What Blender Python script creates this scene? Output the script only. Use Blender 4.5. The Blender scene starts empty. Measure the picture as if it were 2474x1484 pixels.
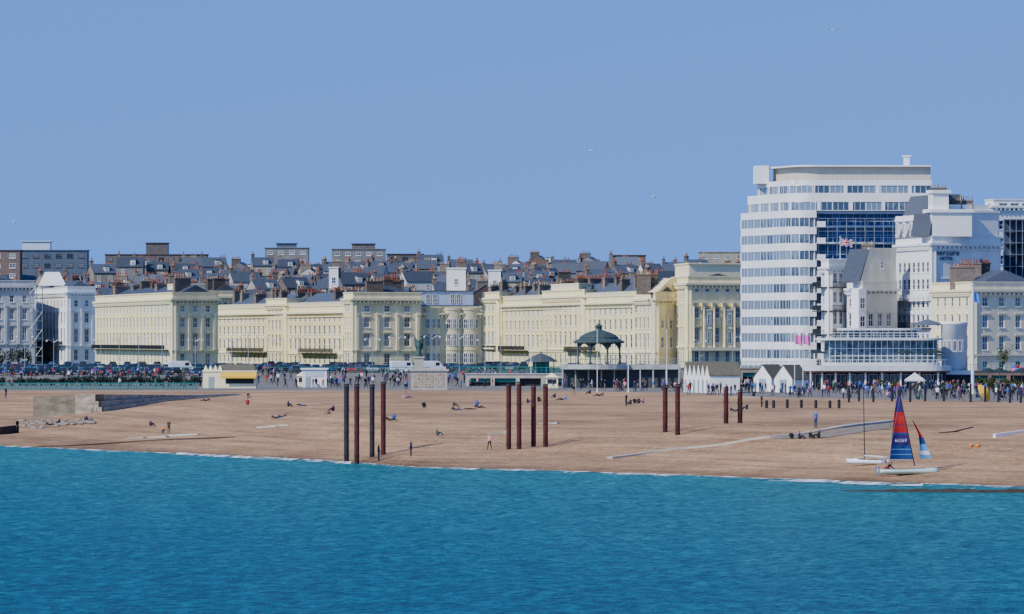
import bpy,bmesh,math,random
from math import sin,cos,pi,radians,sqrt,atan2
from mathutils import Vector,Matrix
import numpy as np
random.seed(7)
F=16000.0;CX=1237.0;HY=815.0;H=14.0
scene=bpy.context.scene
COL=scene.collection
def wx(px,d): return (px-CX)/F*d
def wz(py,d): return H+(HY-py)/F*d
def P(px,d,z=0): return Vector((wx(px,d),d,z))
# ------------------------------------------------ terrain functions
YS=([-3000,-800,0,250,500,850,1000,1300,1700,2100,2474,3200,5500],[1010,1052,1077,1088,1099,1117,1129,1136,1150,1165,1176,1195,1250])
YC=([-3000,0,1300,1650,1850,2474,3200,5500],[944,944,944,950,960,972,985,1010])
def ys(px): return float(np.interp(px,*YS))
def yc(px): return float(np.interp(px,*YC))
tt=np.linspace(0,1,201)
def smooth(a,n=12):
    k=np.exp(-np.linspace(-2,2,2*n+1)**2);k/=k.sum()
    b=np.concatenate([2*a[0]-a[1:n+1][::-1],a,2*a[-1]-a[-n-1:-1][::-1]])
    return np.convolve(b,k,'valid')
gR=smooth(np.interp(tt,[0,.25,.51,.66,.8,1],[0,.31,.68,.88,.955,1]))
gL=smooth(np.interp(tt,[0,.25,.5,.75,1],[0,.2,.43,.68,1]))
def g(px,t):
    w=min(1,max(0,(px-100)/800.0))
    return float(np.interp(t,tt,gR))*w+float(np.interp(t,tt,gL))*(1-w)
ZF=([0,1210,1300,1710,1760,1860,1960,2080,2250,2500,4000,30000],[5,5,7,7,14,18,21,25,29,31,34,34])
def zf(d): return float(np.interp(d,*ZF))
def ground(px,py):
    s=ys(px);c=yc(px)
    if py>=c:
        t=max(0,(s-py)/(s-c));z=5*g(px,t);d=F*(H-z)/(py-HY)
    else:
        lo=F*9/(c-HY);hi=1700.
        for i in range(40):
            m=(lo+hi)/2
            if HY+F*(H-zf(m))/m>py: lo=m
            else: hi=m
        d=lo;z=zf(d)
    return Vector((wx(px,d),d,z)),F/d
# ------------------------------------------------ materials
def N(nt,t,**k):
    n=nt.nodes.new(t)
    for a,b in k.items(): setattr(n,a,b)
    return n
MATS={}
def mat(name,col,rough=.8,ns=1.0,na=.12,bump=0.0,rand=0.0,streak=1.0,spec=.3,metal=0,brick=None,world=False):
    if name in MATS: return MATS[name]
    m=bpy.data.materials.new(name);m.use_nodes=True;nt=m.node_tree
    b=nt.nodes['Principled BSDF']
    b.inputs['Roughness'].default_value=rough;b.inputs['Specular IOR Level'].default_value=spec;b.inputs['Metallic'].default_value=metal
    if world: tc=N(nt,'ShaderNodeNewGeometry').outputs['Position']
    else: tc=N(nt,'ShaderNodeTexCoord').outputs['Object']
    mp=N(nt,'ShaderNodeMapping');mp.inputs['Scale'].default_value=(1,1,streak);nt.links.new(tc,mp.inputs[0])
    no=N(nt,'ShaderNodeTexNoise');no.inputs['Scale'].default_value=ns;no.inputs['Detail'].default_value=7;no.inputs['Roughness'].default_value=.65
    nt.links.new(mp.outputs[0],no.inputs['Vector'])
    mr=N(nt,'ShaderNodeMapRange');mr.inputs[1].default_value=.3;mr.inputs[2].default_value=.7;mr.inputs[3].default_value=1-na;mr.inputs[4].default_value=1+na*.6
    nt.links.new(no.outputs['Fac'],mr.inputs[0]);fac=mr.outputs[0]
    if rand:
        oi=N(nt,'ShaderNodeObjectInfo');r=N(nt,'ShaderNodeMapRange');r.inputs[3].default_value=1-rand;r.inputs[4].default_value=1+rand
        nt.links.new(oi.outputs['Random'],r.inputs[0]);mu=N(nt,'ShaderNodeMath',operation='MULTIPLY')
        nt.links.new(fac,mu.inputs[0]);nt.links.new(r.outputs[0],mu.inputs[1]);fac=mu.outputs[0]
    sc=N(nt,'ShaderNodeVectorMath',operation='SCALE')
    if brick:
        br=N(nt,'ShaderNodeTexBrick');br.inputs['Scale'].default_value=brick
        br.inputs['Color1'].default_value=(*col,1);br.inputs['Color2'].default_value=(col[0]*.75,col[1]*.7,col[2]*.7,1);br.inputs['Mortar'].default_value=(col[0]*1.2,col[1]*1.4,col[2]*1.5,1)
        nt.links.new(tc,br.inputs['Vector']);nt.links.new(br.outputs['Color'],sc.inputs[0])
    else: sc.inputs[0].default_value=col
    nt.links.new(fac,sc.inputs['Scale']);nt.links.new(sc.outputs[0],b.inputs['Base Color'])
    if bump:
        bp=N(nt,'ShaderNodeBump');bp.inputs['Strength'].default_value=bump;bp.inputs['Distance'].default_value=.05
        nt.links.new(no.outputs['Fac'],bp.inputs['Height']);nt.links.new(bp.outputs[0],b.inputs['Normal'])
    MATS[name]=m;return m
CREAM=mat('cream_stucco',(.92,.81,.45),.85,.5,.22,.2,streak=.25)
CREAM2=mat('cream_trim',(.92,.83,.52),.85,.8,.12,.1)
CREAM_SHADE=mat('cream_stucco_shaded',(.80,.69,.43),.85,.5,.22,.2,streak=.25)  # cream with the shade of camera-facing walls put into the colour
WHITE=mat('white_stucco',(.87,.86,.83),.8,.5,.14,.15,streak=.25)
WHITE2=mat('white_trim',(.89,.88,.86),.7,.9,.06)
GREYW=mat('grey_stucco',(.47,.47,.475),.85,.5,.18,.2,streak=.3)
PALEB=mat('pale_blue_cladding',(.50,.58,.70),.6,.6,.1)
SLATE=mat('slate',(.062,.074,.098),.6,1.6,.4,.5,rand=.35,streak=3,spec=.35)
SLATE2=mat('slate_light',(.10,.112,.14),.6,1.6,.3,.5,rand=.3,streak=3)
BRICK=mat('brick',(.15,.092,.072),.9,1.,.25,.1,rand=.2,brick=2.0)
BROWN=mat('brown_brick',(.105,.08,.07),.9,.6,.25,.1,rand=.1,brick=2.0)
HW=[mat('house_render_a',(.32,.28,.215),.9,.4,.25,.2,rand=.35,streak=.4),mat('house_render_b',(.16,.155,.155),.9,.4,.25,.2,rand=.35,streak=.4),mat('house_render_c',(.60,.58,.53),.9,.4,.2,.2,rand=.3,streak=.4),BRICK]
POT=mat('terracotta',(.32,.105,.06),.85,2,.25,rand=.4)
POT2=mat('buff_pot',(.42,.31,.18),.85,2,.2,rand=.3)
STACK=mat('chimney_render',(.17,.135,.11),.9,1.5,.35,.3,rand=.5)
IRON=mat('black_iron',(.02,.024,.026),.5,3,.2)
TEAL=mat('turquoise_paint',(.04,.19,.17),.5,1,.2)
GREEND=mat('grey_green_paint',(.05,.075,.073),.6,2,.3)
PARAG=mat('parasol_cloth',(.02,.035,.035),.8,2,.2)
CONC=mat('concrete',(.45,.41,.35),.9,.7,.2,.3)
CONCD=mat('weathered_concrete',(.26,.225,.175),.95,.6,.4,.6,streak=.5)
RUST=mat('rusted_iron',(.080,.021,.018),.85,1.3,.55,.6,streak=.5)
RUSTK=mat('weedy_iron',(.03,.028,.032),.85,1.3,.5,.6,streak=.5)
WOOD=mat('dark_timber',(.06,.045,.035),.9,1.5,.4,.4)
TAN=mat('olive_roof',(.13,.12,.085),.85,1.5,.25,.2)
YEL=mat('yellow_awning',(.78,.48,.05),.7,1,.08)
METAL=mat('galvanised_metal',(.38,.40,.41),.4,1,.15,metal=.6)
POLEW=mat('white_painted_metal',(.75,.76,.77),.5,1,.08)
ORANGE=mat('orange_plastic',(.8,.22,.03),.4,1,.1)
BLUEGL=mat('shadow_blue_glazing',(.03,.11,.33),.4,.35,.6,spec=.4)  # glazing painted the deep blue of the shadowed recess
BRONZE=mat('green_bronze',(.05,.10,.085),.5,2,.4,.3)
def glassmat(name,c1,c2):
    m=bpy.data.materials.new(name);m.use_nodes=True;nt=m.node_tree;b=nt.nodes['Principled BSDF']
    oi=N(nt,'ShaderNodeObjectInfo');tc=N(nt,'ShaderNodeTexCoord');no=N(nt,'ShaderNodeTexNoise');no.inputs['Scale'].default_value=.7
    nt.links.new(tc.outputs['Object'],no.inputs[0])
    ad=N(nt,'ShaderNodeMath',operation='ADD');nt.links.new(oi.outputs['Random'],ad.inputs[0]);nt.links.new(no.outputs['Fac'],ad.inputs[1])
    rp=N(nt,'ShaderNodeValToRGB');rp.color_ramp.elements[0].position=.75;rp.color_ramp.elements[0].color=(*c1,1)
    rp.color_ramp.elements[1].position=1.5;rp.color_ramp.elements[1].color=(*c2,1)
    nt.links.new(ad.outputs[0],rp.inputs[0]);nt.links.new(rp.outputs[0],b.inputs['Base Color'])
    b.inputs['Roughness'].default_value=.12;b.inputs['Specular IOR Level'].default_value=.5;return m
GLASS=glassmat('window_glass',(.015,.022,.035),(.15,.17,.19))
GLASSB=glassmat('pavilion_glass',(.03,.055,.075),(.16,.22,.25))
GLASSE=glassmat('block_glass',(.05,.085,.13),(.17,.24,.32))
# ------------------------------------------------ mesh builder
class MB:
    def __init__(s): s.v=[];s.f=[];s.m=[]
    def add(s,vs,fs,mat=0,M=None):
        o=len(s.v)
        s.v+= [tuple(M@Vector(v)) if M is not None else tuple(v) for v in vs]
        s.f+=[tuple(i+o for i in f) for f in fs]
        s.m+=([mat]*len(fs) if isinstance(mat,int) else list(mat))
    def box(s,x0,x1,y0,y1,z0,z1,mat=0,M=None):
        s.add([(x0,y0,z0),(x1,y0,z0),(x1,y1,z0),(x0,y1,z0),(x0,y0,z1),(x1,y0,z1),(x1,y1,z1),(x0,y1,z1)],
         [(0,3,2,1),(4,5,6,7),(0,1,5,4),(1,2,6,5),(2,3,7,6),(3,0,4,7)],mat,M)
    def prism(s,poly,z0,z1,mat=0,M=None):
        n=len(poly)
        s.add([(p[0],p[1],z0) for p in poly]+[(p[0],p[1],z1) for p in poly],
          [tuple(range(n))[::-1],tuple(range(n,2*n))]+[(i,(i+1)%n,(i+1)%n+n,i+n) for i in range(n)],mat,M)
    def rev(s,prof,n=12,mat=0,M=None,c=(0,0,0)):
        vs=[];fs=[]
        for r,z in prof:
            for i in range(n):
                a=2*pi*i/n;vs.append((c[0]+r*cos(a),c[1]+r*sin(a),c[2]+z))
        k=len(prof)
        for j in range(k-1):
            for i in range(n): fs.append((j*n+i,j*n+(i+1)%n,(j+1)*n+(i+1)%n,(j+1)*n+i))
        fs.append(tuple(range(n))[::-1]);fs.append(tuple(range((k-1)*n,k*n)))
        s.add(vs,fs,mat,M)
    def tube(s,p,q,r0,r1=None,n=6,mat=0,M=None):
        r1=r0 if r1 is None else r1
        p=Vector(p);q=Vector(q);d=(q-p)
        R=d.to_track_quat('Z','Y').to_matrix().to_4x4();T=Matrix.Translation(p)@R
        if M is not None: T=M@T
        s.rev([(r0,0),(r1,d.length)],n,mat,T)
    def mesh(s,name,mats,smooth=False):
        me=bpy.data.meshes.new(name)
        me.from_pydata(s.v,[],s.f);
        for m in mats: me.materials.append(m)
        me.polygons.foreach_set('material_index',s.m)
        bm=bmesh.new();bm.from_mesh(me);bmesh.ops.recalc_face_normals(bm,faces=bm.faces);bm.to_mesh(me);bm.free()
        if smooth: me.polygons.foreach_set('use_smooth',[True]*len(me.polygons))
        me.update();return me
def wm(o):
    m=o.matrix_basis.copy()
    while o.parent: o=o.parent;m=o.matrix_basis@m
    return m
def new(name,me,M=None,parent=None,label=None,cat=None,group=None,kind=None):
    o=bpy.data.objects.new(name,me)
    M=M if M is not None else Matrix()
    if parent is not None:
        o.parent=parent;o.matrix_basis=wm(parent).inverted()@M
    else: o.matrix_basis=M
    if label: o['label']=label
    if cat: o['category']=cat
    if group: o['group']=group
    if kind: o['kind']=kind
    COL.objects.link(o);return o
def T(x,y,z): return Matrix.Translation((x,y,z))
def empty(name,loc,label,cat,group=None,rot=0,s=1):
    return new(name,None,T(*loc)@Matrix.Rotation(rot,4,'Z')@Matrix.Scale(s,4),None,label,cat,group)
def part(name,mb,mats,parent,smooth=False,label=None):
    M=wm(parent);inv=M.inverted()
    me=mb.mesh(name,mats,smooth);me.transform(inv)
    return new(name,me,M,parent,label)
def lpart(name,mb,mats,parent,smooth=False,M=None):
    return new(name,mb.mesh(name,mats,smooth),wm(parent)@(M if M is not None else Matrix()),parent)
def copy_tree(o,M,parent=None,label=None):
    c=o.copy();c.parent=parent
    c.matrix_basis=M if parent is None else o.matrix_basis
    if label:c['label']=label
    COL.objects.link(c)
    for k in o.children: copy_tree(k,None,c)
    return c
# ------------------------------------------------ sky, sun, camera
w=bpy.data.worlds.new('World');scene.world=w;w.use_nodes=True;nt=w.node_tree
bg=nt.nodes['Background'];sky=N(nt,'ShaderNodeTexSky',sky_type='NISHITA');sky.sun_disc=False
SA=Vector((-.77,-.64,0)).normalized();EL=radians(39)
S=Vector((SA.x*cos(EL),SA.y*cos(EL),sin(EL)))
sky.sun_elevation=EL;sky.sun_rotation=atan2(SA.x,SA.y);sky.dust_density=.6;sky.ozone_density=1.5;sky.air_density=1.0
tc=N(nt,'ShaderNodeTexCoord');sp=N(nt,'ShaderNodeSeparateXYZ');nt.links.new(tc.outputs['Generated'],sp.inputs[0])
ab=N(nt,'ShaderNodeMath',operation='ABSOLUTE');nt.links.new(sp.outputs[2],ab.inputs[0])
ma=N(nt,'ShaderNodeMath',operation='MULTIPLY_ADD');ma.inputs[1].default_value=.75;ma.inputs[2].default_value=.25;nt.links.new(ab.outputs[0],ma.inputs[0])
cb=N(nt,'ShaderNodeCombineXYZ');nt.links.new(sp.outputs[0],cb.inputs[0]);nt.links.new(sp.outputs[1],cb.inputs[1]);nt.links.new(ma.outputs[0],cb.inputs[2])
nm=N(nt,'ShaderNodeVectorMath',operation='NORMALIZE');nt.links.new(cb.outputs[0],nm.inputs[0]);nt.links.new(nm.outputs[0],sky.inputs[0])
tn=N(nt,'ShaderNodeVectorMath',operation='MULTIPLY');tn.inputs[1].default_value=(.70,1.19,2.20);nt.links.new(sky.outputs[0],tn.inputs[0])
nt.links.new(tn.outputs[0],bg.inputs[0]);bg.inputs[1].default_value=.105
sl=bpy.data.lights.new('sun','SUN');sl.energy=5.0;sl.angle=radians(.5);sl.color=(1,.965,.88)
so=bpy.data.objects.new('sun',sl);so.matrix_basis=(-S).to_track_quat('-Z','Y').to_matrix().to_4x4();COL.objects.link(so)
cam=bpy.data.cameras.new('camera');cam.sensor_width=36;cam.lens=F/2474*36;cam.clip_end=60000;cam.clip_start=1
co=bpy.data.objects.new('camera',cam);co.location=(0,0,H);co.rotation_euler=(pi/2+math.atan((HY-742)/F),0,0);COL.objects.link(co);scene.camera=co
# ------------------------------------------------ ground
def grid(rows,mats,name,**k):
    mb=MB();n=len(rows[0]);vs=[p for r in rows for p in r];fs=[]
    for j in range(len(rows)-1):
        for i in range(n-1): fs.append((j*n+i,j*n+i+1,(j+1)*n+i+1,(j+1)*n+i))
    mb.add(vs,fs);return new(name,mb.mesh(name,mats,True),kind='structure',**k)
def beachmat():
    m=bpy.data.materials.new('shingle');m.use_nodes=True;nt=m.node_tree;b=nt.nodes['Principled BSDF'];b.inputs['Roughness'].default_value=.9;b.inputs['Specular IOR Level'].default_value=.15
    ge=N(nt,'ShaderNodeNewGeometry');L=nt.links
    n1=N(nt,'ShaderNodeTexNoise');n1.inputs['Scale'].default_value=.07;n1.inputs['Detail'].default_value=8;n1.inputs['Roughness'].default_value=.7
    n2=N(nt,'ShaderNodeTexNoise');n2.inputs['Scale'].default_value=1.5;n2.inputs['Detail'].default_value=6;n2.inputs['Roughness'].default_value=.8
    for n in(n1,n2): L.new(ge.outputs['Position'],n.inputs['Vector'])
    mp=N(nt,'ShaderNodeMapping');mp.inputs['Scale'].default_value=(.035,.02,3.6);L.new(ge.outputs['Position'],mp.inputs[0])
    n3=N(nt,'ShaderNodeTexNoise');n3.inputs['Scale'].default_value=1;n3.inputs['Detail'].default_value=7;n3.inputs['Roughness'].default_value=.72;L.new(mp.outputs[0],n3.inputs['Vector'])
    r=N(nt,'ShaderNodeValToRGB');e=r.color_ramp.elements
    e[0].position=.3;e[0].color=(.38,.212,.108,1);e[1].position=.7;e[1].color=(.56,.345,.185,1)
    L.new(n1.outputs['Fac'],r.inputs[0])
    mr=N(nt,'ShaderNodeMapRange');mr.inputs[1].default_value=.32;mr.inputs[2].default_value=.68;mr.inputs[3].default_value=.56;mr.inputs[4].default_value=1.36;L.new(n2.outputs['Fac'],mr.inputs[0])
    m3=N(nt,'ShaderNodeMapRange');m3.inputs[1].default_value=.36;m3.inputs[2].default_value=.64;m3.inputs[3].default_value=.64;m3.inputs[4].default_value=1.24;L.new(n3.outputs['Fac'],m3.inputs[0])
    sx=N(nt,'ShaderNodeSeparateXYZ');L.new(ge.outputs['Position'],sx.inputs[0])
    ad=N(nt,'ShaderNodeMath',operation='MULTIPLY_ADD');ad.inputs[1].default_value=.9;L.new(n1.outputs['Fac'],ad.inputs[0]);L.new(sx.outputs[2],ad.inputs[2])
    wr=N(nt,'ShaderNodeMapRange');wr.inputs[1].default_value=.5;wr.inputs[2].default_value=1.3;wr.inputs[3].default_value=.55;wr.inputs[4].default_value=1;L.new(ad.outputs[0],wr.inputs[0])
    mu=N(nt,'ShaderNodeMath',operation='MULTIPLY');L.new(mr.outputs[0],mu.inputs[0]);L.new(wr.outputs[0],mu.inputs[1])
    mu2=N(nt,'ShaderNodeMath',operation='MULTIPLY');L.new(mu.outputs[0],mu2.inputs[0]);L.new(m3.outputs[0],mu2.inputs[1])
    sc=N(nt,'ShaderNodeVectorMath',operation='SCALE');L.new(r.outputs[0],sc.inputs[0]);L.new(mu2.outputs[0],sc.inputs['Scale']);L.new(sc.outputs[0],b.inputs['Base Color'])
    bp=N(nt,'ShaderNodeBump');bp.inputs['Strength'].default_value=.9;bp.inputs['Distance'].default_value=.2;L.new(n2.outputs['Fac'],bp.inputs['Height'])
    bp2=N(nt,'ShaderNodeBump');bp2.inputs['Strength'].default_value=.8;bp2.inputs['Distance'].default_value=1.6;L.new(n1.outputs['Fac'],bp2.inputs['Height']);L.new(bp.outputs[0],bp2.inputs['Normal'])
    L.new(bp2.outputs[0],b.inputs['Normal']);return m
pxs=list(np.arange(-2600,5400,20))
def bp_(px,t):
    s=ys(px);c=yc(px);y=s-t*(s-c);z=5*g(px,t)
    und=.12*sin(px*.013+t*19)*sin(t*pi)+.09*sin(px*.031-t*31)*sin(t*pi)
    d=F*(H-z)/(y-HY);return (wx(px,d),d,z+und*.7)
rows=[]
for dd,z in((-140,-9),(-60,-4),(-18,-1.3),(-6,-.45)):
    r=[]
    for px in pxs:
        d=F*H/(ys(px)-HY)+dd;r.append((wx(px,F*H/(ys(px)-HY)),d,z))
    rows.append(r)
for t in np.linspace(0,1,90): rows.append([bp_(px,t) for px in pxs])
grid(rows,[beachmat()],'beach',label='tan shingle beach sloping to the sea',cat='beach')
pxs=list(np.arange(-2600,5400,40))
CD=[F*9/(yc(px)-HY) for px in pxs]
rows=[]
for k in range(6): rows.append([(wx(px,c+(1210-c)*k/5),c+(1210-c)*k/5,5) for px,c in zip(pxs,CD)])
rows.append([(wx(px,1300),1300,7) for px in pxs])
PROM=mat('promenade_paving',(.20,.18,.155),.9,.25,.4,.2,world=True)
grid(rows,[PROM],'promenade',label='pale paved seafront promenade above the shingle',cat='promenade')
ROAD=mat('asphalt',(.07,.07,.075),.9,.3,.2,.1,world=True);GRASS=mat('grass_and_gardens',(.06,.09,.04),.95,.08,.5,world=True)
rows=[]
px2=list(np.arange(-9000,11001,400))
for d in(1300,1340,1420): rows.append([(wx(px,d),d,7) for px in px2])
grid(rows,[ROAD],'road',label='grey asphalt seafront road',cat='road')
rows=[]
for d in(1420,1500,1600,1710,1760,1860,1960,2080,2250,2500,3000,4000,5000,6000,7500,12000,30000):
    r=[]
    for px in px2:
        x=wx(px,d);z=zf(d)
        if 4000<d<12000:
            z+=62*math.exp(-((px-2000)/650.)**2)*math.exp(-((d-6000)/1600.)**2)
        r.append((x,d,z))
    rows.append(r)
grid(rows,[GRASS],'ground',label='rising land with gardens and hills behind town',cat='ground')
def seamat():
    m=bpy.data.materials.new('sea_water');m.use_nodes=True;nt=m.node_tree;b=nt.nodes['Principled BSDF'];L=nt.links
    ge=N(nt,'ShaderNodeNewGeometry')
    def noise(sc,det,vec,ro=.6,rot=.25):
        mp=N(nt,'ShaderNodeMapping');mp.inputs['Scale'].default_value=vec;mp.inputs['Rotation'].default_value=(0,0,rot);L.new(ge.outputs['Position'],mp.inputs[0])
        n=N(nt,'ShaderNodeTexNoise');n.inputs['Scale'].default_value=sc;n.inputs['Detail'].default_value=det;n.inputs['Roughness'].default_value=ro;L.new(mp.outputs[0],n.inputs['Vector']);return n
    a=noise(1.0,4,(1,.42,1),.6);a2=noise(.28,3,(1,.42,1),.55,-.15);c=noise(.035,5,(1,.35,1));f=noise(2.6,4,(1,.5,1),.7)
    sx=N(nt,'ShaderNodeSeparateXYZ');L.new(ge.outputs['Position'],sx.inputs[0])
    ad=N(nt,'ShaderNodeMath',operation='MULTIPLY_ADD');ad.inputs[1].default_value=1.9;L.new(sx.outputs[0],ad.inputs[0]);L.new(sx.outputs[1],ad.inputs[2])
    no=N(nt,'ShaderNodeMath',operation='MULTIPLY_ADD');no.inputs[1].default_value=220;L.new(c.outputs['Fac'],no.inputs[0]);L.new(ad.outputs[0],no.inputs[2])
    mr=N(nt,'ShaderNodeMapRange');mr.inputs[1].default_value=440;mr.inputs[2].default_value=840;L.new(no.outputs[0],mr.inputs[0])
    r=N(nt,'ShaderNodeValToRGB');e=r.color_ramp.elements;e[0].color=(.002,.088,.130,1);e[1].color=(.016,.180,.178,1);L.new(mr.outputs[0],r.inputs[0])
    v=N(nt,'ShaderNodeMapRange');v.inputs[1].default_value=.37;v.inputs[2].default_value=.63;v.inputs[3].default_value=.42;v.inputs[4].default_value=1.42;L.new(a.outputs['Fac'],v.inputs[0])
    v2=N(nt,'ShaderNodeMapRange');v2.inputs[1].default_value=.36;v2.inputs[2].default_value=.64;v2.inputs[3].default_value=.74;v2.inputs[4].default_value=1.2;L.new(a2.outputs['Fac'],v2.inputs[0])
    vm=N(nt,'ShaderNodeMath',operation='MULTIPLY');L.new(v.outputs[0],vm.inputs[0]);L.new(v2.outputs[0],vm.inputs[1])
    sc=N(nt,'ShaderNodeVectorMath',operation='SCALE');L.new(r.outputs[0],sc.inputs[0]);L.new(vm.outputs[0],sc.inputs['Scale']);L.new(sc.outputs[0],b.inputs['Base Color'])
    b.inputs['Roughness'].default_value=.3;b.inputs['Specular IOR Level'].default_value=.06;b.inputs['IOR'].default_value=1.2
    b1=N(nt,'ShaderNodeBump');b1.inputs['Strength'].default_value=1;b1.inputs['Distance'].default_value=.8;L.new(a.outputs['Fac'],b1.inputs['Height'])
    b2=N(nt,'ShaderNodeBump');b2.inputs['Strength'].default_value=1;b2.inputs['Distance'].default_value=.12;L.new(f.outputs['Fac'],b2.inputs['Height']);L.new(b1.outputs[0],b2.inputs['Normal'])
    L.new(b2.outputs[0],b.inputs['Normal']);return m
mb=MB();mb.add([(-9000,-3000,0),(9000,-3000,0),(9000,1400,0),(-9000,1400,0)],[(0,1,2,3)])
new('sea',mb.mesh('sea',[seamat()]),kind='structure',label='choppy turquoise blue sea',cat='sea')
def foammat(th):
    m=bpy.data.materials.new('foam');m.use_nodes=True;nt=m.node_tree;L=nt.links;b=nt.nodes['Principled BSDF'];b.inputs['Base Color'].default_value=(.8,.83,.85,1);b.inputs['Roughness'].default_value=.8
    ge=N(nt,'ShaderNodeNewGeometry');mp=N(nt,'ShaderNodeMapping');mp.inputs['Scale'].default_value=(.3,.5,1);L.new(ge.outputs['Position'],mp.inputs[0])
    n=N(nt,'ShaderNodeTexNoise');n.inputs['Scale'].default_value=.6;n.inputs['Detail'].default_value=8;n.inputs['Roughness'].default_value=.75;L.new(mp.outputs[0],n.inputs['Vector'])
    mr=N(nt,'ShaderNodeMapRange');mr.inputs[1].default_value=th;mr.inputs[2].default_value=th+.1;L.new(n.outputs['Fac'],mr.inputs[0]);L.new(mr.outputs[0],b.inputs['Alpha']);return m
def foam(off,wd,th,p0,p1,z,hh=.12):
    r0=[];r1=[];r2=[]
    for px in np.arange(p0,p1,12):
        d=F*H/(ys(px)-HY)+off+1.2*sin(px*.02)+.8*sin(px*.057+1)
        x=wx(px,d);r0.append((x,d-wd,z));r1.append((x,d-wd*.4,z+hh));r2.append((x,d,z+.03))
    grid([r0,r1,r2],[foammat(th)],'sea_foam',label='broken white surf along the waterline',cat='foam')
foam(-.3,1.8,.48,-400,3000,.02,.05);foam(-7,2.5,.57,-400,3000,.02);foam(-15,2.5,.6,1500,3000,.02);foam(-4,5.5,.46,430,860,.03,.2);foam(-6,6,.46,1850,2230,.035,.2);foam(-4,4,.53,-300,330,.035);foam(-3,4,.51,980,1700,.036)
# ------------------------------------------------ architecture helpers
WC={}
def winmesh(w_,h,fr=None,gl=None,sill=True,nv=1,nh=1,dep=.2):
    fr=fr or WHITE2;gl=gl or GLASS;k=(w_,h,fr.name,gl.name,sill,nv,nh,dep)
    if k in WC:return WC[k]
    mb=MB();a=.09
    mb.box(-w_/2,w_/2,dep+.05,dep+.08,0,h,1)
    mb.box(-w_/2,-w_/2+a,dep,dep+.05,0,h);mb.box(w_/2-a,w_/2,dep,dep+.05,0,h)
    mb.box(-w_/2+a,w_/2-a,dep,dep+.05,0,a);mb.box(-w_/2+a,w_/2-a,dep,dep+.05,h-a,h)
    for i in range(nv):
        x=-w_/2+w_*(i+1)/(nv+1);mb.box(x-.03,x+.03,dep+.01,dep+.045,a,h-a)
    for i in range(nh):
        z=h*(i+1)/(nh+1);mb.box(-w_/2+a,w_/2-a,dep+.005,dep+.04,z-.04,z+.04)
    if sill: mb.box(-w_/2-.12,w_/2+.12,-.16,dep-.002,-.13,-.004)
    WC[k]=mb.mesh('window',[fr,gl]);return WC[k]
def frame(A,B,z0):
    u=Vector((B.x-A.x,B.y-A.y,0));L=u.length;u/=L;n=Vector((-u.y,u.x,0))
    M=Matrix(((u.x,n.x,0,A.x),(u.y,n.y,0,A.y),(0,0,1,z0),(0,0,0,1)));return M,L
def facade_wall(mb,M,L,Ht,rows,th=.4,u0=0,u1=None,mat=0):
    u1=L if u1 is None else u1;z=0
    for zb,zt,w_,cs in rows:
        if not cs: continue
        mb.box(u0,u1,0,th,z,zb,mat,M);u=u0
        for c in cs: mb.box(u,c-w_/2,0,th,zb,zt,mat,M);u=c+w_/2
        mb.box(u,u1,0,th,zb,zt,mat,M);z=zt
    mb.box(u0,u1,0,th,z,Ht,mat,M)
def flush_windows(par,wins):
    wins.sort(key=lambda w_:w_[1].translation.y)
    for me,M in wins[:100]: new('window',me,M,par)
    if len(wins)>100:
        mb=MB();mats=list(wins[0][0].materials)
        for me,M in wins[100:]:
            mb.add([v.co for v in me.vertices],[tuple(p.vertices) for p in me.polygons],[p.material_index for p in me.polygons],M)
        o=part('window',mb,mats,par);o['kind']='stuff'
def stackmesh(w_=3.,dp=.9,h=2.4,n=5):
    k=('st',w_,dp,h,n)
    if k in WC:return WC[k]
    mb=MB();mb.box(-w_/2,w_/2,-dp/2,dp/2,-2.5,h);mb.box(-w_/2-.12,w_/2+.12,-dp/2-.12,dp/2+.12,h,h+.22)
    WC[k]=mb.mesh('chimney',[STACK]);return WC[k]
def potmesh(i,red):
    k=('pot',i,red)
    if k not in WC:
        mp=MB();hh=.55+.2*i;mp.rev([(.16,0),(.12,hh*.8),(.16,hh*.86),(.15,hh)],8);WC[k]=mp.mesh('chimney_pot',[POT if red else POT2])
    return WC[k]
def chimney(par,loc,rot=0,w_=3.,h=2.4,n=5,M0=None):
    M=(M0 if M0 is not None else T(*loc)@Matrix.Rotation(rot,4,'Z'));c=new('chimney',stackmesh(w_,.9,h,n),M,par)
    red=random.random()<.6
    for i in range(n): new('chimney_pot',potmesh(random.randrange(3),red),M@T(-w_/2+w_*(i+.5)/n,0,h+.22),c)
def balcony(par,M,u0,u1,z,dp=1.3,canopy=False,fab=IRON,rail=1.05):
    mb=MB();mb.box(u0,u1,-dp,-.01,z-.22,z,0,M)
    mb.box(u0,u1,-dp,-dp+.06,z+rail-.08,z+rail,0,M);mb.box(u0,u1,-dp,-dp+.04,z+.1,z+.16,0,M)
    n=int((u1-u0)/.28)
    for i in range(n+1):
        u=u0+(u1-u0-.04)*i/n;mb.box(u,u+.05,-dp+.01,-dp+.045,z+.16,z+rail-.08,0,M)
    part('balcony',mb,[fab],par)
FL4=[(1.0,3.4,1.25),(5.0,8.0,1.25),(9.4,11.7,1.2),(13.0,14.5,1.1)]
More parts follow.
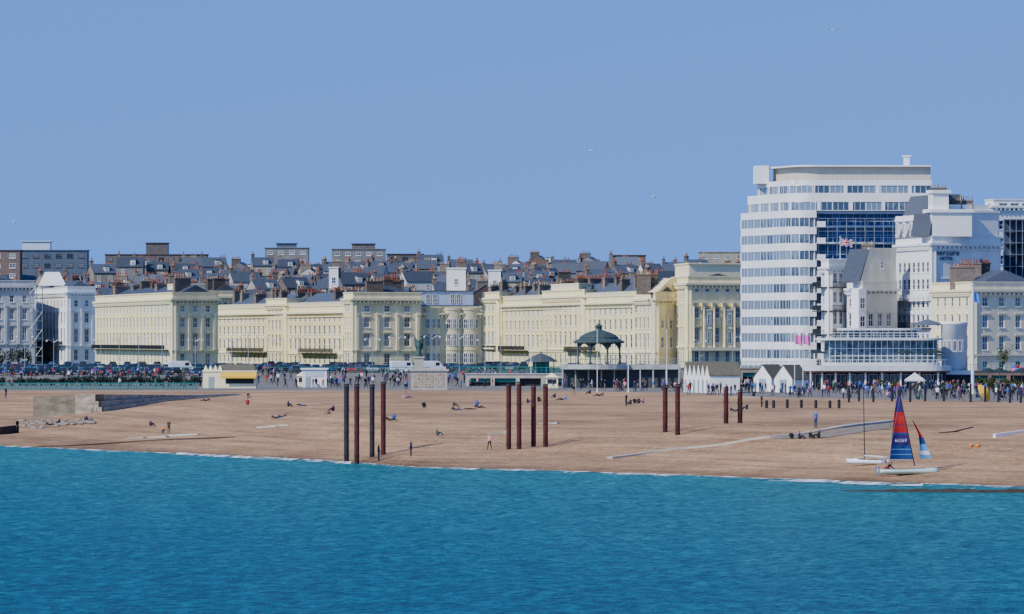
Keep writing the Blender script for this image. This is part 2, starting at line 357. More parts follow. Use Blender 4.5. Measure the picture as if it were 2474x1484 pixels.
def terrace(name,label,A,B,C,z0,zt,nf,ns,wall=CREAM,trim=CREAM2,fl=FL4,side=None,cren=False,pil=True,roof='gable',balc=None,chim=6,attic=None,cat='building',group=None,ridge=2.6,roofm=None,sidemats=None,fw=1.75):
    A=P(*A);B=P(*B);C=P(*C);Ht=zt-z0;D=A+(C-B)
    par=empty(name,(B.x,B.y,z0),label,cat,group)
    M1,L1=frame(A,B,z0);M2,L2=frame(B,C,z0);th=.4
    scale=Ht/17.5;side=fl if side is None else side
    fl=[(a*scale,b*scale,round(w_*fw,2)) for a,b,w_ in fl];side=[(a*scale,b*scale,w_) for a,b,w_ in side]
    mb=MB();wins=[]
    def cs(L,n,m=1.0): return [m+(L-2*m)*(i+.5)/n for i in range(n)]
    c1=cs(L1,nf,1.6) if nf else [];c2=cs(L2,ns) if ns else []
    facade_wall(mb,M1,L1-th,Ht,[(a,b,w_,c1) for a,b,w_ in fl])
    facade_wall(mb,M2,L2,Ht,[(a,b,w_,c2) for a,b,w_ in side],mat=1 if sidemats else 0)
    for a,b,w_ in fl:
        for c in c1: wins.append((winmesh(w_,round(b-a,2),dep=.03,nv=0),M1@T(c,0,a)))
    for a,b,w_ in side:
        for c in c2: wins.append((winmesh(w_,round(b-a,2)),M2@T(c,0,a)))
    mb.box(-.14,.9,-.14,.9,0,Ht-1.8,1 if sidemats else 0,M2)
    mb.box(-.9,.14,-.12,.8,0,Ht-1.8,0,M1@T(L1-.1,0,.004))
    e1=(A-B);e2=(C-B);s1=.45/e1.length;s2=.45/e2.length
    q=lambda a,b:B+e1*a+e2*b
    core=[q(s1,s2),q(s1,.9999),q(.9999,.9999),q(.9999,s2)]
    mb.prism([(p.x,p.y) for p in core],z0,zt-.9,2)
    if pil:
        pz0=fl[1][0]-.5;pz1=fl[min(2,len(fl)-1)][1]+.5
        for (M,L,c,n,mi,pd) in((M1,L1,c1,nf,0,.18),(M2,L2,c2,ns,1 if sidemats else 0,.34)):
            if n<2: continue
            stp=c[1]-c[0]
            for i in range(n+1):
                u=c[0]-stp/2+i*stp;u=min(max(u,.5),L-.5)
                mb.box(u-.32,u+.32,-pd,-.001,pz0,pz1,mi,M);mb.box(u-.42,u+.42,-pd-.1,-.002,pz1,pz1+.4,mi,M);mb.box(u-.4,u+.4,-pd-.08,-.002,pz0-.35,pz0,mi,M)
    for (M,c,ff,mi) in((M1,c1,fl,0),(M2,c2,side,1 if sidemats else 0)):
        for a,b,w_ in ff[1:3]:
            for x in c: mb.box(x-w_/2-.25,x+w_/2+.25,-.24,-.003,b+.18,b+.42,mi,M)
    part('wall',mb,[wall,sidemats or wall,STACK],par)
    cm=MB()
    for k,(M,L,mi) in enumerate(((M1,L1,0),(M2,L2,1 if sidemats else 0))):
        o=.003*k
        for z,p,h in((fl[1][0]-1.1,.3,.35),(fl[1][0]-1.5,.12,.2),(Ht-2.6,.3,.25),(Ht-1.75,.75,.45),(Ht-1.95,.5,.2),(Ht-.1,.16,.22)):
            cm.box(-.05+ (0 if k==0 else -p),L+(p if k==0 else .1),-p-o,-.002,z+o,z+h+o,mi,M)
        if cren:
            n=int(L/2.6)
            for i in range(n):
                u=L*(i+.5)/n;cm.box(u-.6,u+.6,-.1,.3,Ht+.1+o,Ht+.95,mi,M)
        else:
            n=int(L/1.0)
            for i in range(n):
                u=L*(i+.5)/n;cm.box(u-.12,u+.12,-.66,-.003,Ht-2.3,Ht-1.96,mi,M)
    part('cornice',cm,[trim,sidemats or trim],par)
    if roof:
        rm=MB();zz=zt-.85
        a,b,c,d=core[3],core[0],core[1],core[2]
        m1=(a+d)/2;m2=(b+c)/2;ax=(m1-m2)
        if roof=='hip': m1=m1-ax.normalized()*min(4,ax.length*.3);m2=m2+ax.normalized()*min(4,ax.length*.3)
        vs=[(p.x,p.y,zz+.003) for p in(a,b,c,d)]+[(m1.x,m1.y,zz+ridge),(m2.x,m2.y,zz+ridge)]
        rm.add(vs,[(0,1,5,4),(2,3,4,5),(1,2,5),(3,0,4)])
        part('roof',rm,[roofm or SLATE],par)
        rot=atan2(e2.y,e2.x)
        for i in range(chim):
            p=q((i+.5)/chim+random.uniform(-.03,.03),.5+random.uniform(-.2,.25))
            chimney(par,(p.x,p.y,zz+ridge*.7),rot,random.choice([2.2,3.2,4.2]),random.choice([1.2,1.6,2.2]),random.choice([5,6,7]))
    if balc:
        for u0,u1 in balc: balcony(par,M1,u0*L1,u1*L1,fl[1][0]-.75)
    if attic:
        am=MB();a0,a1,b0,b1,h=attic
        pts=[q(a0,b0),q(a0,b1),q(a1,b1),q(a1,b0)]
        am.prism([(p.x,p.y) for p in pts],zt-.8,zt+h)
        cc=sum(pts,Vector())/4
        am.prism([(p.x+(p.x-cc.x)*.03,p.y+(p.y-cc.y)*.03) for p in pts],zt+h,zt+h+.3)
        part('attic',am,[trim],par)
    flush_windows(par,wins)
    return par,M1,L1,M2,L2,q
# ------------------------------------------------ seafront buildings
terrace('terrace_building','grey stuccoed Regency terrace end with tall sash windows',(-180,1730),(-150,1690),(84,1700),7,wz(678,1690),4,7,wall=GREYW,trim=GREYW,ridge=2.2)
par,M1,L1,M2,L2,q=terrace('white_villa','white stuccoed house with pedimented front and balconies',(84,1745),(163,1692),(231,1697),7,wz(693,1692),9,2,wall=WHITE,trim=WHITE2,roof='hip',chim=2,balc=[(0,1)],fl=FL4)
mb=MB();zt=wz(690,1710);u0,u1=L1*.2,L1*.62
mb.add([(u0,-.8,zt-7),(u1,-.8,zt-7),((u0+u1)/2,-.8,zt-3.4),(u0,3,zt-7),(u1,3,zt-7),((u0+u1)/2,3,zt-3.4)],[(0,1,2),(5,4,3),(0,2,5,3),(1,4,5,2),(0,3,4,1)],0,M1);part('pediment',mb,[WHITE2],par)
terrace('regency_terrace','long cream Regency terrace with iron balcony and columns',(230,1645),(417,1500),(527,1507),7,wz(707,1500),22,3,cren=False,balc=[(.02,.97)],chim=9,attic=(.1,.25,.35,.9,1.9),sidemats=CREAM_SHADE)
terrace('terrace_building','cream stuccoed terrace block rising behind the seafront',(470,1760),(500,1735),(590,1740),9,wz(704,1740),3,5,chim=4,sidemats=CREAM_SHADE)
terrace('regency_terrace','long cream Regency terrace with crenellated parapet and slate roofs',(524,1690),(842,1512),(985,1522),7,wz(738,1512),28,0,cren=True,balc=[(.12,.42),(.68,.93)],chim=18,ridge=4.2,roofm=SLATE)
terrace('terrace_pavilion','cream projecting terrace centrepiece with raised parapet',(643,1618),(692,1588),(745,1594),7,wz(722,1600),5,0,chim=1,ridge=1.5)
terrace('corner_house','cream Regency corner house with tall sash windows',(830,1514),(853,1498),(1018,1506),7,wz(707,1498),3,3,roof='hip',chim=6,sidemats=CREAM_SHADE,ridge=3.0,side=[(1.0,3.4,1.5),(5.0,8.0,1.5),(9.4,11.7,1.4),(13.0,14.5,1.4)])
par,M1,L1,M2,L2,q=terrace('bow_fronted_house','cream house with curved bow bays and grey roof',(1016,1520),(1019,1508.5),(1163,1514),7,wz(742,1508),1,0,roof=None,sidemats=CREAM_SHADE)
mb=MB();wins=[];ht=wz(745,1508)-7
for cxp in(1046,1100,1143):
    u=(cxp-1019)*.095;R=1.9
    pts=[(u-R*cos(pi*k/10),-R*.5*sin(pi*k/10)) for k in range(11)]
    mb.prism(pts+[(u+R,.2),(u-R,.2)],0,ht-.4,0,M2);mb.prism([(x*1+(x-u)*.12,y*1.12-.02) for x,y in pts],ht-.4,ht+.1,0,M2)
    mb.prism([(x+(x-u)*.1,y*1.1-.02) for x,y in pts],4.0,4.3,0,M2)
    for a,b in((1.2,3.4),(5,7.8),(9,11.2)):
        for an in(-45,0,45):
            A_=radians(an);Mw=M2@T(u+R*sin(A_)*1.0,-R*.5*cos(A_)-.03,a)@Matrix.Rotation(A_*.6,4,'Z')
            wins.append((winmesh(.95,round(b-a,2),dep=-.08,sill=False),Mw))
part('bay',mb,[CREAM_SHADE],par);flush_windows(par,wins)
mb=MB();mb.box(.3,L2-1,2.5,9,ht-.4,ht+3.9,0,M2);mb.box(0,L2-.7,2.2,9.3,ht+3.9,ht+4.1,1,M2);mb.box(-.3,L2-.2,1.5,9.5,ht-.39,ht+.7,1,M2)
part('penthouse',mb,[PALEB,SLATE],par)
for u in(2.5,4.2,8.5,10):new('window',winmesh(1.1,2,dep=-.08,sill=False),M2@T(u,2.45,ht+1.2),par)
terrace('regency_terrace','long cream Regency terrace with crenellated parapet and balconies',(1166,1655),(1535,1436),(1630,1442),7,wz(714,1440),32,0,cren=True,balc=[(.02,.34),(.6,.8)],chim=18,ridge=4.0)
terrace('terrace_pavilion','cream terrace end pavilion with heavy cornice',(1165,1648),(1206,1622),(1250,1628),7,wz(706,1622),4,0,chim=2,ridge=1.5)
terrace('terrace_pavilion','cream terrace centrepiece with columns and stepped attic',(1310,1562),(1412,1500),(1450,1506),7,wz(700,1500),8,0,chim=2,ridge=1.5,attic=(.15,.8,.05,.9,1.3))
par,M1,L1,M2,L2,q=terrace('corner_house','cream terrace end house with blank gable wall',(1530,1440),(1583,1404),(1640,1410),7,wz(706,1404),5,2,chim=1,sidemats=CREAM_SHADE,ridge=2,side=[(5.0,7.4,1.0),(9.4,11.2,1.0)])
h0=wz(706,1404)-7;mb=MB();mb.add([(1.2,.5,h0),(L2,.5,h0),(L2,.5,h0+3.0),(L2*.75,.5,h0+3.0),(1.2,3,h0),(L2,3,h0),(L2,3,h0+3.0),(L2*.75,3,h0+3.0)],[(0,1,2,3),(7,6,5,4),(3,2,6,7),(0,3,7,4),(1,5,6,2)],0,M2);part('gable_wall',mb,[CREAM_SHADE],par)
for u in(1.0,3.4): chimney(par,tuple((M2@T(u,4,h0+2.0)).translation),0,3.0,1.6,8)
op,oM1,oL1,oM2,oL2,q=terrace('ornate_terrace','ornate cream terrace with giant columns and stacked windows',(1622,1420),(1662,1388),(1805,1395),7,wz(668,1388),6,5,chim=1,ridge=1.5,attic=(.1,.95,.05,.98,2.6),fl=[(1.0,3.6,1.3),(5.2,8.0,1.3),(9.8,12,1.3),(13.2,14.4,1.2)],side=[(1.0,3.6,1.0),(5.2,8.0,1.0),(9.8,11.7,1.0),(14.6,15.5,.9)])
mb=MB();M,L=frame(P(1662,1388),P(1805,1395),7)
for i in range(6):
    u=1.0+(L-2)*i/5
    mb.rev([(.3,4.9),(.28,5.2),(.22,5.3),(.2,13.6),(.33,13.9),(.33,14.2)],10,0,M,(u,-.75,0))
mb.box(0,L,-1.15,-.8,14.2,14.7,0,M);mb.box(0,L,-1.15,-.46,4.2,4.88,0,M)
part('colonnade',mb,[CREAM2],op)
for k in(1,3):
    u=1.0+(L-2)*(k+.5)/5;mb=MB()
    pts=[(u-.95,0),(u-.6,-.75),(u+.6,-.75),(u+.95,0)];mb.prism(pts,4.9,12.6,0,M);mb.prism([(x+(x-u)*.1,y*1.15) for x,y in pts],12.6,12.9,0,M);mb.prism([(x+(x-u)*.1,y*1.15) for x,y in pts],8.7,8.95,0,M)
    by=part('bay',mb,[CREAM2],op)
    for z,hh in((5.6,2.6),(9.6,2.3)): new('window',winmesh(.9,hh,dep=-.09,sill=False),M@T(u,-.76,z),by)
# ------------------------------------------------ modern curved apartment block
def offs(path,o):
    out=[]
    for i,p in enumerate(path):
        a=path[max(i-1,0)];b=path[min(i+1,len(path)-1)];t=(b-a).normalized();n=Vector((t.y,-t.x,0));out.append(p+n*o)
    return out
def band(mb,path,o,th,z0,z1,mat=0):
    a=offs(path,o);b=offs(path,o-th);n=len(path)
    vs=[(p.x,p.y,z0) for p in a]+[(p.x,p.y,z1) for p in a]+[(p.x,p.y,z1) for p in b]+[(p.x,p.y,z0) for p in b];fs=[]
    for i in range(n-1):
        for k in range(4): k2=(k+1)%4;fs.append((k*n+i,k*n+i+1,k2*n+i+1,k2*n+i))
    fs+= [(0,n,2*n,3*n),(n-1,4*n-1,3*n-1,2*n-1)];mb.add(vs,fs,mat)
pA=P(1790,1340);pB=P(1898,1312);d0=(pB-pA).normalized();L0=(pB-pA).length
n0=Vector((-d0.y,d0.x,0));cc=pB+n0*4.5;a0=atan2(d0.y,d0.x);a1=radians(3)
arc=[cc+Vector((sin(a),-cos(a),0))*4.5 for a in np.linspace(a0,a1,10)]
E0=arc[-1];de=Vector((cos(a1),sin(a1),0));ne=Vector((-de.y,de.x,0));E1=E0+de*24.5
front=[pA+d0*L0*k/12 for k in range(12)]
pathL=front+arc+[E0+de*.8,E0+de*1.4]
ec=empty('apartment_block',(pB.x,pB.y,6.4),'tall white modernist apartment block with curved corner','building')
mb=MB();gb=MB();wins=[];ZT=wz(512,1322);pit=3.26;BH=1.38;WH=pit-BH
coreL=[p for p in offs(front+arc,-.9)]+[E0+de*.8+ne*.9,E0+de*.8+ne*4,E1+ne*4,E1+ne*22,pA+de*14]
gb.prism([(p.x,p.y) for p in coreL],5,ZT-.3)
def pathlen(path):
    s=[0]
    for a,b in zip(path,path[1:]): s.append(s[-1]+(b-a).length)
    return s
def at(path,s,u):
    for i in range(len(s)-1):
        if u<=s[i+1] or i==len(s)-2:
            t=(path[i+1]-path[i]).normalized();return path[i]+t*(u-s[i]),t
def ribbon(path,zb,h,wu,o,nv=None):
    s=pathlen(path);n=int(s[-1]/wu);st=s[-1]/n
    for i in range(n):
        u=(i+.5)*st;p,t=at(path,s,u)
        nn=Vector((-t.y,t.x,0));Mw=Matrix(((t.x,nn.x,0,p.x-nn.x*o),(t.y,nn.y,0,p.y-nn.y*o),(0,0,1,zb),(0,0,0,1)))
        wins.append((winmesh(round(st*.99,2),round(h,2),WHITE2,GLASSE,False,(2 if wu>2 else 1) if nv is None else nv,0,0),Mw))
WALLB=mat('block_white',(.86,.86,.86),.7,.3,.1,streak=.3)
for k in range(10):
    zt=ZT-pit*k
    band(mb,pathL,.0,.28,zt-BH,zt)
    mb.prism([(p.x,p.y) for p in offs(front+arc,-.29)]+[((E0+de*1.4+ne*.3).x,(E0+de*1.4+ne*.3).y),((E0+de*1.4+ne*3).x,(E0+de*1.4+ne*3).y),((pA+de*3).x,(pA+de*3).y)],zt-BH,zt-BH+.15)
    ribbon(front+[pB],zt-pit+.01,WH-.02,4.0,-.1,1)
    ribbon(arc,zt-pit+.01,WH-.02,1.9,-.14)
    for i in(0,):
        p=(front+[pB])[i];M,_=frame(p,p+d0,0);mb.box(-.3,.3,.01,.1,zt-pit,zt-BH,0,M)
    M,_=frame(E0,E1,0)
    mb.box(.9,1.15,.3,3.9,zt-pit,zt-BH,0,M)
    bm_=MB();bm_.box(1.5,24.4,1.6,3.95,zt-pit-.0,zt-pit+.3,0,M);bm_.box(1.5,3.2,-.2,1.59,zt-pit,zt-pit+.25,1,M);bm_.box(1.5,3.2,-.2,-.05,zt-pit+.25,zt-pit+1.15,1,M);bm_.box(3.4,24.4,1.6,1.66,zt-pit+1.15,zt-pit+1.25,0,M)
    for j in range(16):
        u=3.4+j*1.4;bm_.box(u,u+.08,1.6,1.68,zt-pit+.3,zt-pit+1.15,0,M)
    part('balcony',bm_,[PALEB,WALLB],ec)
    w_=winmesh(22.,2.85,PALEB,BLUEGL,False,15,1,0);wins.append((w_,M@T(13.2,3.85,zt-pit+.32)))
def tier(inset_l,zb,zt,path,wu=3.2,hw=1.5):
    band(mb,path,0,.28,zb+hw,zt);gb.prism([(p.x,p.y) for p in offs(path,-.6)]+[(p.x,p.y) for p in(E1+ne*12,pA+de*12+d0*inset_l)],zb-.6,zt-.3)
    ribbon(path,zb,hw,wu,-.12)
    s_=pathlen(path);u=1.6
    while u<s_[-1]:
        p,t=at(path,s_,u);M,_=frame(p,p+t,0);mb.box(-.35,.35,.01,.11,zb,zb+hw,0,M);u+=6.4
z1=wz(470,1320);z2=wz(438,1320)
sh=lambda pts,dx,dy:[p+de*dx+ne*dy for p in pts]
tier(6,ZT,z1,sh([pA+d0*3+d0*(L0-3)*k/8 for k in range(8)]+arc,.5,.6)+[E0+de*24.5*k/8+ne*.6 for k in range(1,9)],3.2,1.75)
tier(9,z1,z2,sh([pA+d0*8+d0*(L0-8)*k/8 for k in range(8)]+arc,.9,1.6)+[E0+de*24.5*k/8+ne*1.6 for k in range(1,9)],3.2,1.6)
M,_=frame(E0,E1,0)
zr=wz(405,1320)
mb.box(-8.9,-6.3,19,25,z2-.3,wz(398,1320),0,M);mb.box(19.5,20.6,6,7.2,zr,wz(380,1320),0,M);mb.box(19.2,20.9,5.8,7.4,wz(380,1320),wz(380,1320)+.25,0,M)
rail=MB()
rail.box(-3.8,24.4,2.2,2.26,z2+1.0,z2+1.08,0,M);rail.box(-3.8,24.4,2.2,2.24,z2+.5,z2+.54,0,M)
for j in range(29): rail.box(-3.8+j,-3.74+j,2.2,2.26,z2,z2+1,0,M)
part('railing',rail,[POLEW],ec)
pv=MB();pv.prism([(p.x,p.y) for p in sh([pA+d0*14+d0*(L0-14)*k/6 for k in range(6)]+arc,2.6,3.8)]+[((E1+ne*3.8).x,(E1+ne*3.8).y),((E1+ne*14).x,(E1+ne*14).y),((pA+de*14).x,(pA+de*14).y)],z2-.2,zr,1)
pv.prism([(p.x,p.y) for p in sh([pA+d0*12+d0*(L0-12)*k/6 for k in range(6)]+arc,1.5,2.6)]+[((E1+ne*2.6).x,(E1+ne*2.6).y),((E1+ne*15).x,(E1+ne*15).y),((pA+de*13).x,(pA+de*13).y)],zr,zr+.28,0)
part('roof_pavilion',pv,[WALLB,mat('pavilion_beige',(.62,.55,.43),.8,.5,.1)],ec)
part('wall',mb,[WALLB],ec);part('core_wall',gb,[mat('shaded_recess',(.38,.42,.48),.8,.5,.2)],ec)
flush_windows(ec,wins)
# ------------------------------------------------ white houses in front of block
par,M1,L1,M2,L2,q=terrace('white_house','narrow white house with flat parapet and iron balconies',(1984,1302),(2002,1290),(2048,1294),6,wz(628,1290),2,2,wall=WHITE,trim=WHITE2,pil=False,roof=None,fl=[(1,3,1.1),(4.6,7,1.1),(8,10,1.1),(11.2,12.8,1.1),(14,15.6,1.1)])
for k in(1,2,3): balcony(par,M1,-2.2,L1,4.0+k*4.6,1.5);balcony(par,M2,0,L2-.6,4.0+k*4.6,.9)
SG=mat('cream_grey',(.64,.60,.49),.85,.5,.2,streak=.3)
par,M1,L1,M2,L2,q=terrace('gabled_house','white bay-windowed house with steep grey gable end',(2046,1292),(2084,1281),(2168,1286),6,wz(680,1281),4,3,wall=WHITE,trim=WHITE2,pil=False,roof=None,sidemats=SG,balc=[(0,1)],side=[(1,3,1.1),(5,7.6,1.1),(9.4,11.7,1.1)])
h0=wz(680,1281)-6;mb=MB()
mb.add([(-.3,.4,h0-.2),(L2,.4,h0-.2),(L2,.4,h0+6.2),(2.0,.4,h0+6.2),(.9,.4,h0+3.2),(-.3,6,h0-.2),(L2,6,h0-.2),(L2,6,h0+6.2),(2.0,6,h0+6.2),(.9,6,h0+3.2)],[(0,1,2,3,4),(9,8,7,6,5),(3,2,7,8),(1,6,7,2)],0,M2)
mb.box(1.8,L2+.1,.2,.7,h0+6.2,h0+6.5,0,M2);part('gable_wall',mb,[SG],par)
mb=MB();mb.add([(-.5,.3,h0-.1),(.75,.3,h0+3.3),(1.9,.3,h0+6.3),(1.9,6.3,h0+6.3),(.75,6.3,h0+3.3),(-.5,6.3,h0-.1)],[(0,1,4,5),(1,2,3,4)],0,M2@T(-.05,0,.02));part('roof',mb,[SLATE],par)
chimney(par,tuple((M2@T(3.2,2.5,h0+6)).translation),0,2.2,.9,4)
for u,z in((3.0,h0-2.5),(5.0,h0+2.5)): new('window',winmesh(.8,1.5,dep=-.09),M2@T(u,.38 if z>h0 else 0,z),par)
mb=MB();mb.prism([(-2.6,.3),(-2.0,-1.3),(-.2,-1.3),(.4,.3)],0,h0-1.5,0,M2)
part('bay',mb,[WHITE2],par)
for a in(2,6,10,13.5):
    new('window',winmesh(1.3,2.1,dep=-.09),M2@T(-1.1,-1.3,a),par)
def union(u,v):
    x=(u-.5)*2;y=(v-.5)
    if abs(x)<.1 or abs(y)<.1: return 2
    if abs(x)<.17 or abs(y)<.17: return 1
    dd=min(abs(y-x*.5),abs(y+x*.5))
    if dd<.05:return 2
    if dd<.12:return 1
    return 0
def flag(par,w_,h,cols,fn,z,seed=0):
    mb=MB();nx,ny=24,14;vs=[];fs=[];ms=[]
    for j in range(ny+1):
        for i in range(nx+1):
            u=i/nx;v=j/ny;vs.append((u*w_*.95,.25*u*sin(u*9+seed+v),z-h+v*h-.22*u*u*h*(1-.3*v)))
    for j in range(ny):
        for i in range(nx):
            fs.append((j*(nx+1)+i,j*(nx+1)+i+1,(j+1)*(nx+1)+i+1,(j+1)*(nx+1)+i));ms.append(fn((i+.5)/nx,(j+.5)/ny))
    mb.add(vs,fs,ms);lpart('flag',mb,cols,par,True)
FB=mat('flag_blue',(.02,.035,.2),.8,1,.05);FW=mat('flag_white',(.7,.7,.7),.8,1,.05);FR=mat('flag_red',(.5,.025,.04),.8,1,.05);FPK=mat('flag_pink',(.75,.15,.45),.8,1,.05);FLB=mat('flag_light_blue',(.05,.2,.6),.8,1,.05)
def flagpole(px,d,z0,h,r,label,fl=None,m=POLEW,name='flagpole'):
    e=empty(name,(wx(px,d),d,z0),label,'flagpole');mb=MB();mb.rev([(r*2.2,0),(r*2,.4),(r,.42),(r*.7,h),(r*1.3,h+.05),(r*1.2,h+.25)],8);lpart('pole',mb,[m],e)
    if fl: flag(e,*fl)
    return e
flagpole(2030,1293,wz(628,1293)-.2,4.6,.07,'slim pole flying a Union flag above white house',(2.5,1.5,[FB,FW,FR],union,4.4))
# ------------------------------------------------ hotel
HSW=mat('hotel_white_shaded',(.78,.77,.75),.85,.4,.14,streak=.25)  # greyer copy of the white, shade of the side wall painted in
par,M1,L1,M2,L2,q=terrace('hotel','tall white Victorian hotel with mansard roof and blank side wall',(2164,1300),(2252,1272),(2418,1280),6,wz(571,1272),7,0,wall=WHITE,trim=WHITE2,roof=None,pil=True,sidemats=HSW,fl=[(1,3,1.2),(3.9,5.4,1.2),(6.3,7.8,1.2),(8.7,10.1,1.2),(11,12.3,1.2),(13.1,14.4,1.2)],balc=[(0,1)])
balcony(par,M1,0,L1,6.0+.3,1.3);balcony(par,M1,0,L1,9.8,1.0);balcony(par,M1,0,L1,15.2,.7,fab=WHITE2)
h0=wz(571,1272)-6
mb=MB();mb.add([(0,-.3,h0),(L1-5,-.3,h0),(L1-5,2.6,h0+8.2),(1.5,2.6,h0+8.2),(0,9,h0),(L1-5,9,h0),(L1-5,7,h0+8.2),(1.5,7,h0+8.2)],[(0,1,2,3),(1,5,6,2),(3,2,6,7),(0,3,7,4),(4,7,6,5)],0,M1)
part('roof',mb,[SLATE2],par)
mb=MB();mb.box(L1-5,L1-.4,0,8,h0,h0+4.6,0,M1);mb.box(L1-5.3,L1,-.5,8.4,h0+4.6,h0+5.2,0,M1);mb.box(L1-4.4,L1-1.2,.4,3.6,h0+5.2,h0+8.3,0,M1);mb.box(L1-4.8,L1-.8,.1,4,h0+8.3,h0+8.9,0,M1)
part('turret',mb,[WHITE2],par)
for u in(2.5,8,13.5,19):
    mb=MB();mb.box(u-.9,u+.9,-.4,2,h0+.1,h0+3.2,0,M1);mb.add([(u-1.2,-.6,h0+3.21),(u+1.2,-.6,h0+3.21),(u,-.6,h0+4.3),(u-1.2,2,h0+3.21),(u+1.2,2,h0+3.21),(u,2,h0+4.3)],[(0,1,2),(5,4,3),(0,2,5,3),(1,4,5,2),(0,3,4,1)],0,M1)
    dm=part('dormer',mb,[WHITE2],par);new('window',winmesh(1.1,2.2,dep=-.1),M1@T(u,-.42,h0+.6),dm)
mb=MB()
mb.add([(.8,.5,h0),(L2-.3,.5,h0),(L2-.3,.5,h0+4.6),(3.0,.5,h0+4.6),(2.0,.5,h0+3.6),(1.3,.5,h0+2.0),(.8,7,h0),(L2-.3,7,h0),(L2-.3,7,h0+4.6),(3.0,7,h0+4.6),(2.0,7,h0+3.6),(1.3,7,h0+2.0)],[(0,1,2,3,4,5),(11,10,9,8,7,6),(1,7,8,2),(2,8,9,3),(3,9,10,4),(4,10,11,5),(5,11,6,0)],0,M2)
mb.box(2.6,L2,.2,7.2,h0+4.6,h0+5.0,0,M2);mb.box(2.6,L2-1.5,2,4,h0+5,h0+6.2,0,M2)
part('gable_wall',mb,[HSW],par)
mb=MB();prof=[(-.2,h0+.02),(.2,h0+1.6),(.5,h0+3.0),(.7,h0+4.4)]
vs=[];fs=[]
for x,z in prof: vs+=[(-.2+x*1.0,.35,z),(-.2+x*1.0,7,z)]
for i in range(3): fs.append((i*2,i*2+2,i*2+3,i*2+1))
mb.add(vs,fs,0,M2);mb.add([(-.4,.34,h0+.02),(.75,.34,h0+.02),(1.25,.34,h0+2.0),(1.95,.34,h0+3.6),(2.9,.34,h0+4.55),(.5,.34,h0+4.55)],[(0,1,2,3,4,5)],0,M2);part('mansard',mb,[SLATE2],par)
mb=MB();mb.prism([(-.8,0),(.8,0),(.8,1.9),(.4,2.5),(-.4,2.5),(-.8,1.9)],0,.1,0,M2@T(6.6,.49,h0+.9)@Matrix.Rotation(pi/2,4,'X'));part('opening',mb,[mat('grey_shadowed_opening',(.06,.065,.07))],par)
for u in(4.2,7.2,9.8): chimney(par,tuple((M2@T(u,3,h0+6)).translation),0,2.8,.8,7)
chimney(par,tuple((M1@T(L1-3,2,h0+8.6)).translation),0,3.2,.6,5)
def text(body,size,M,parent,m,name='lettering',ext=.04,off=.0):
    c=bpy.data.curves.new(name,'FONT');c.body=body;c.size=size;c.extrude=ext;c.align_x='CENTER';c.offset=off*size;c.space_character=1.08
    o=bpy.data.objects.new('tmp',c);COL.objects.link(o);dg=bpy.context.evaluated_depsgraph_get();me=bpy.data.meshes.new_from_object(o.evaluated_get(dg));bpy.data.objects.remove(o)
    me.materials.clear();me.materials.append(m);return new(name,me,M@Matrix.Rotation(pi/2,4,'X'),parent)
INK=mat('black_lettering',(.012,.012,.018),.6,1,.05)
text('mercure',1.6,M2@T(3.3,-.1,wz(617,1272)-6),par,INK,off=.004);text('HOTEL',.95,M2@T(3.3,-.1,wz(628.5,1272)-6),par,INK,off=.004)
mb=MB();mb.box(.4,L2-.2,-.12,-.003,h0-8.2,h0-8.0,0,M2);part('string_course',mb,[HSW],par)
par,M1,L1,M2,L2,q=terrace('corner_building','cream rendered seafront building with slate hipped roof',(2252,1262),(2350,1232),(2530,1240),6.0,wz(682,1232),5,4,wall=CREAM2,pil=False,trim=CREAM2,roof='hip',ridge=3.2,chim=1,sidemats=mat('cream_side_shaded',(.74,.67,.50),.85,.5,.18,streak=.3),fl=[(1,3.4,1.2),(5.4,7.8,1.2),(9.4,11.6,1.2),(13.2,14.8,1.2)],fw=1.2,balc=[(.1,.9)])  # side facing the camera gets a cream with shade mixed in
chimney(par,(wx(2325,1245),1245,wz(668,1245)),0,4.6,1.6,7);chimney(par,(wx(2345,1250),1250,wz(668,1245)),0,4.0,2.4,7)
terrace('apartment_block','white flat-roofed apartment block beyond the hotel',(2380,1430),(2400,1420),(2560,1425),6,wz(482,1420),1,5,wall=WHITE,trim=WHITE2,pil=False,roof=None,fl=[(k*1.75+.5,k*1.75+1.4,2.0) for k in range(10)])
def scaffold(px0,px1,d,z0,z1,label,net=None,dp=2.0,ns=None):
    x0=wx(px0,d);x1=wx(px1,d);e=empty('scaffolding',(x0,d,z0),label,'scaffolding');mb=MB();w_=x1-x0;h=z1-z0
    n=ns or max(2,int(w_/2.2));k=int(h/2.2)
    for i in range(n+1):
        for y in(0,dp): mb.tube((w_*i/n,y,0),(w_*i/n,y,h),.06)
    for j in range(1,k+1):
        z=h*j/k
        for y in(0,dp): mb.tube((0,y,z),(w_,y,z),.05)
        mb.box(0,w_,.1,dp-.1,z-.12,z-.06)
        if j<k and n<9: mb.tube((w_*((j)%n)/n,-.06,z),(w_*((j)%n+1)/n,-.06,z+h/k),.05)
    lpart('frame',mb,[METAL],e)
    if net:
        mb=MB();mb.box(0,w_,dp+.1,dp+.16,0,h);lpart('netting',mb,[net],e)
scaffold(2426,2560,1330,7,wz(530,1330),'tall scaffolding wrapped with dark blue netting',mat('blue_netting',(.04,.06,.11),.8,.5,.8),ns=9)
scaffold(72,102,1675,7,wz(690,1675),'thin metal scaffolding beside white house',None,1.5)
scaffold(1978,2180,1309.3,wz(620,1310),wz(528,1310),'light scaffolding against the shadow-blue glazed wing',None,1.2,9)
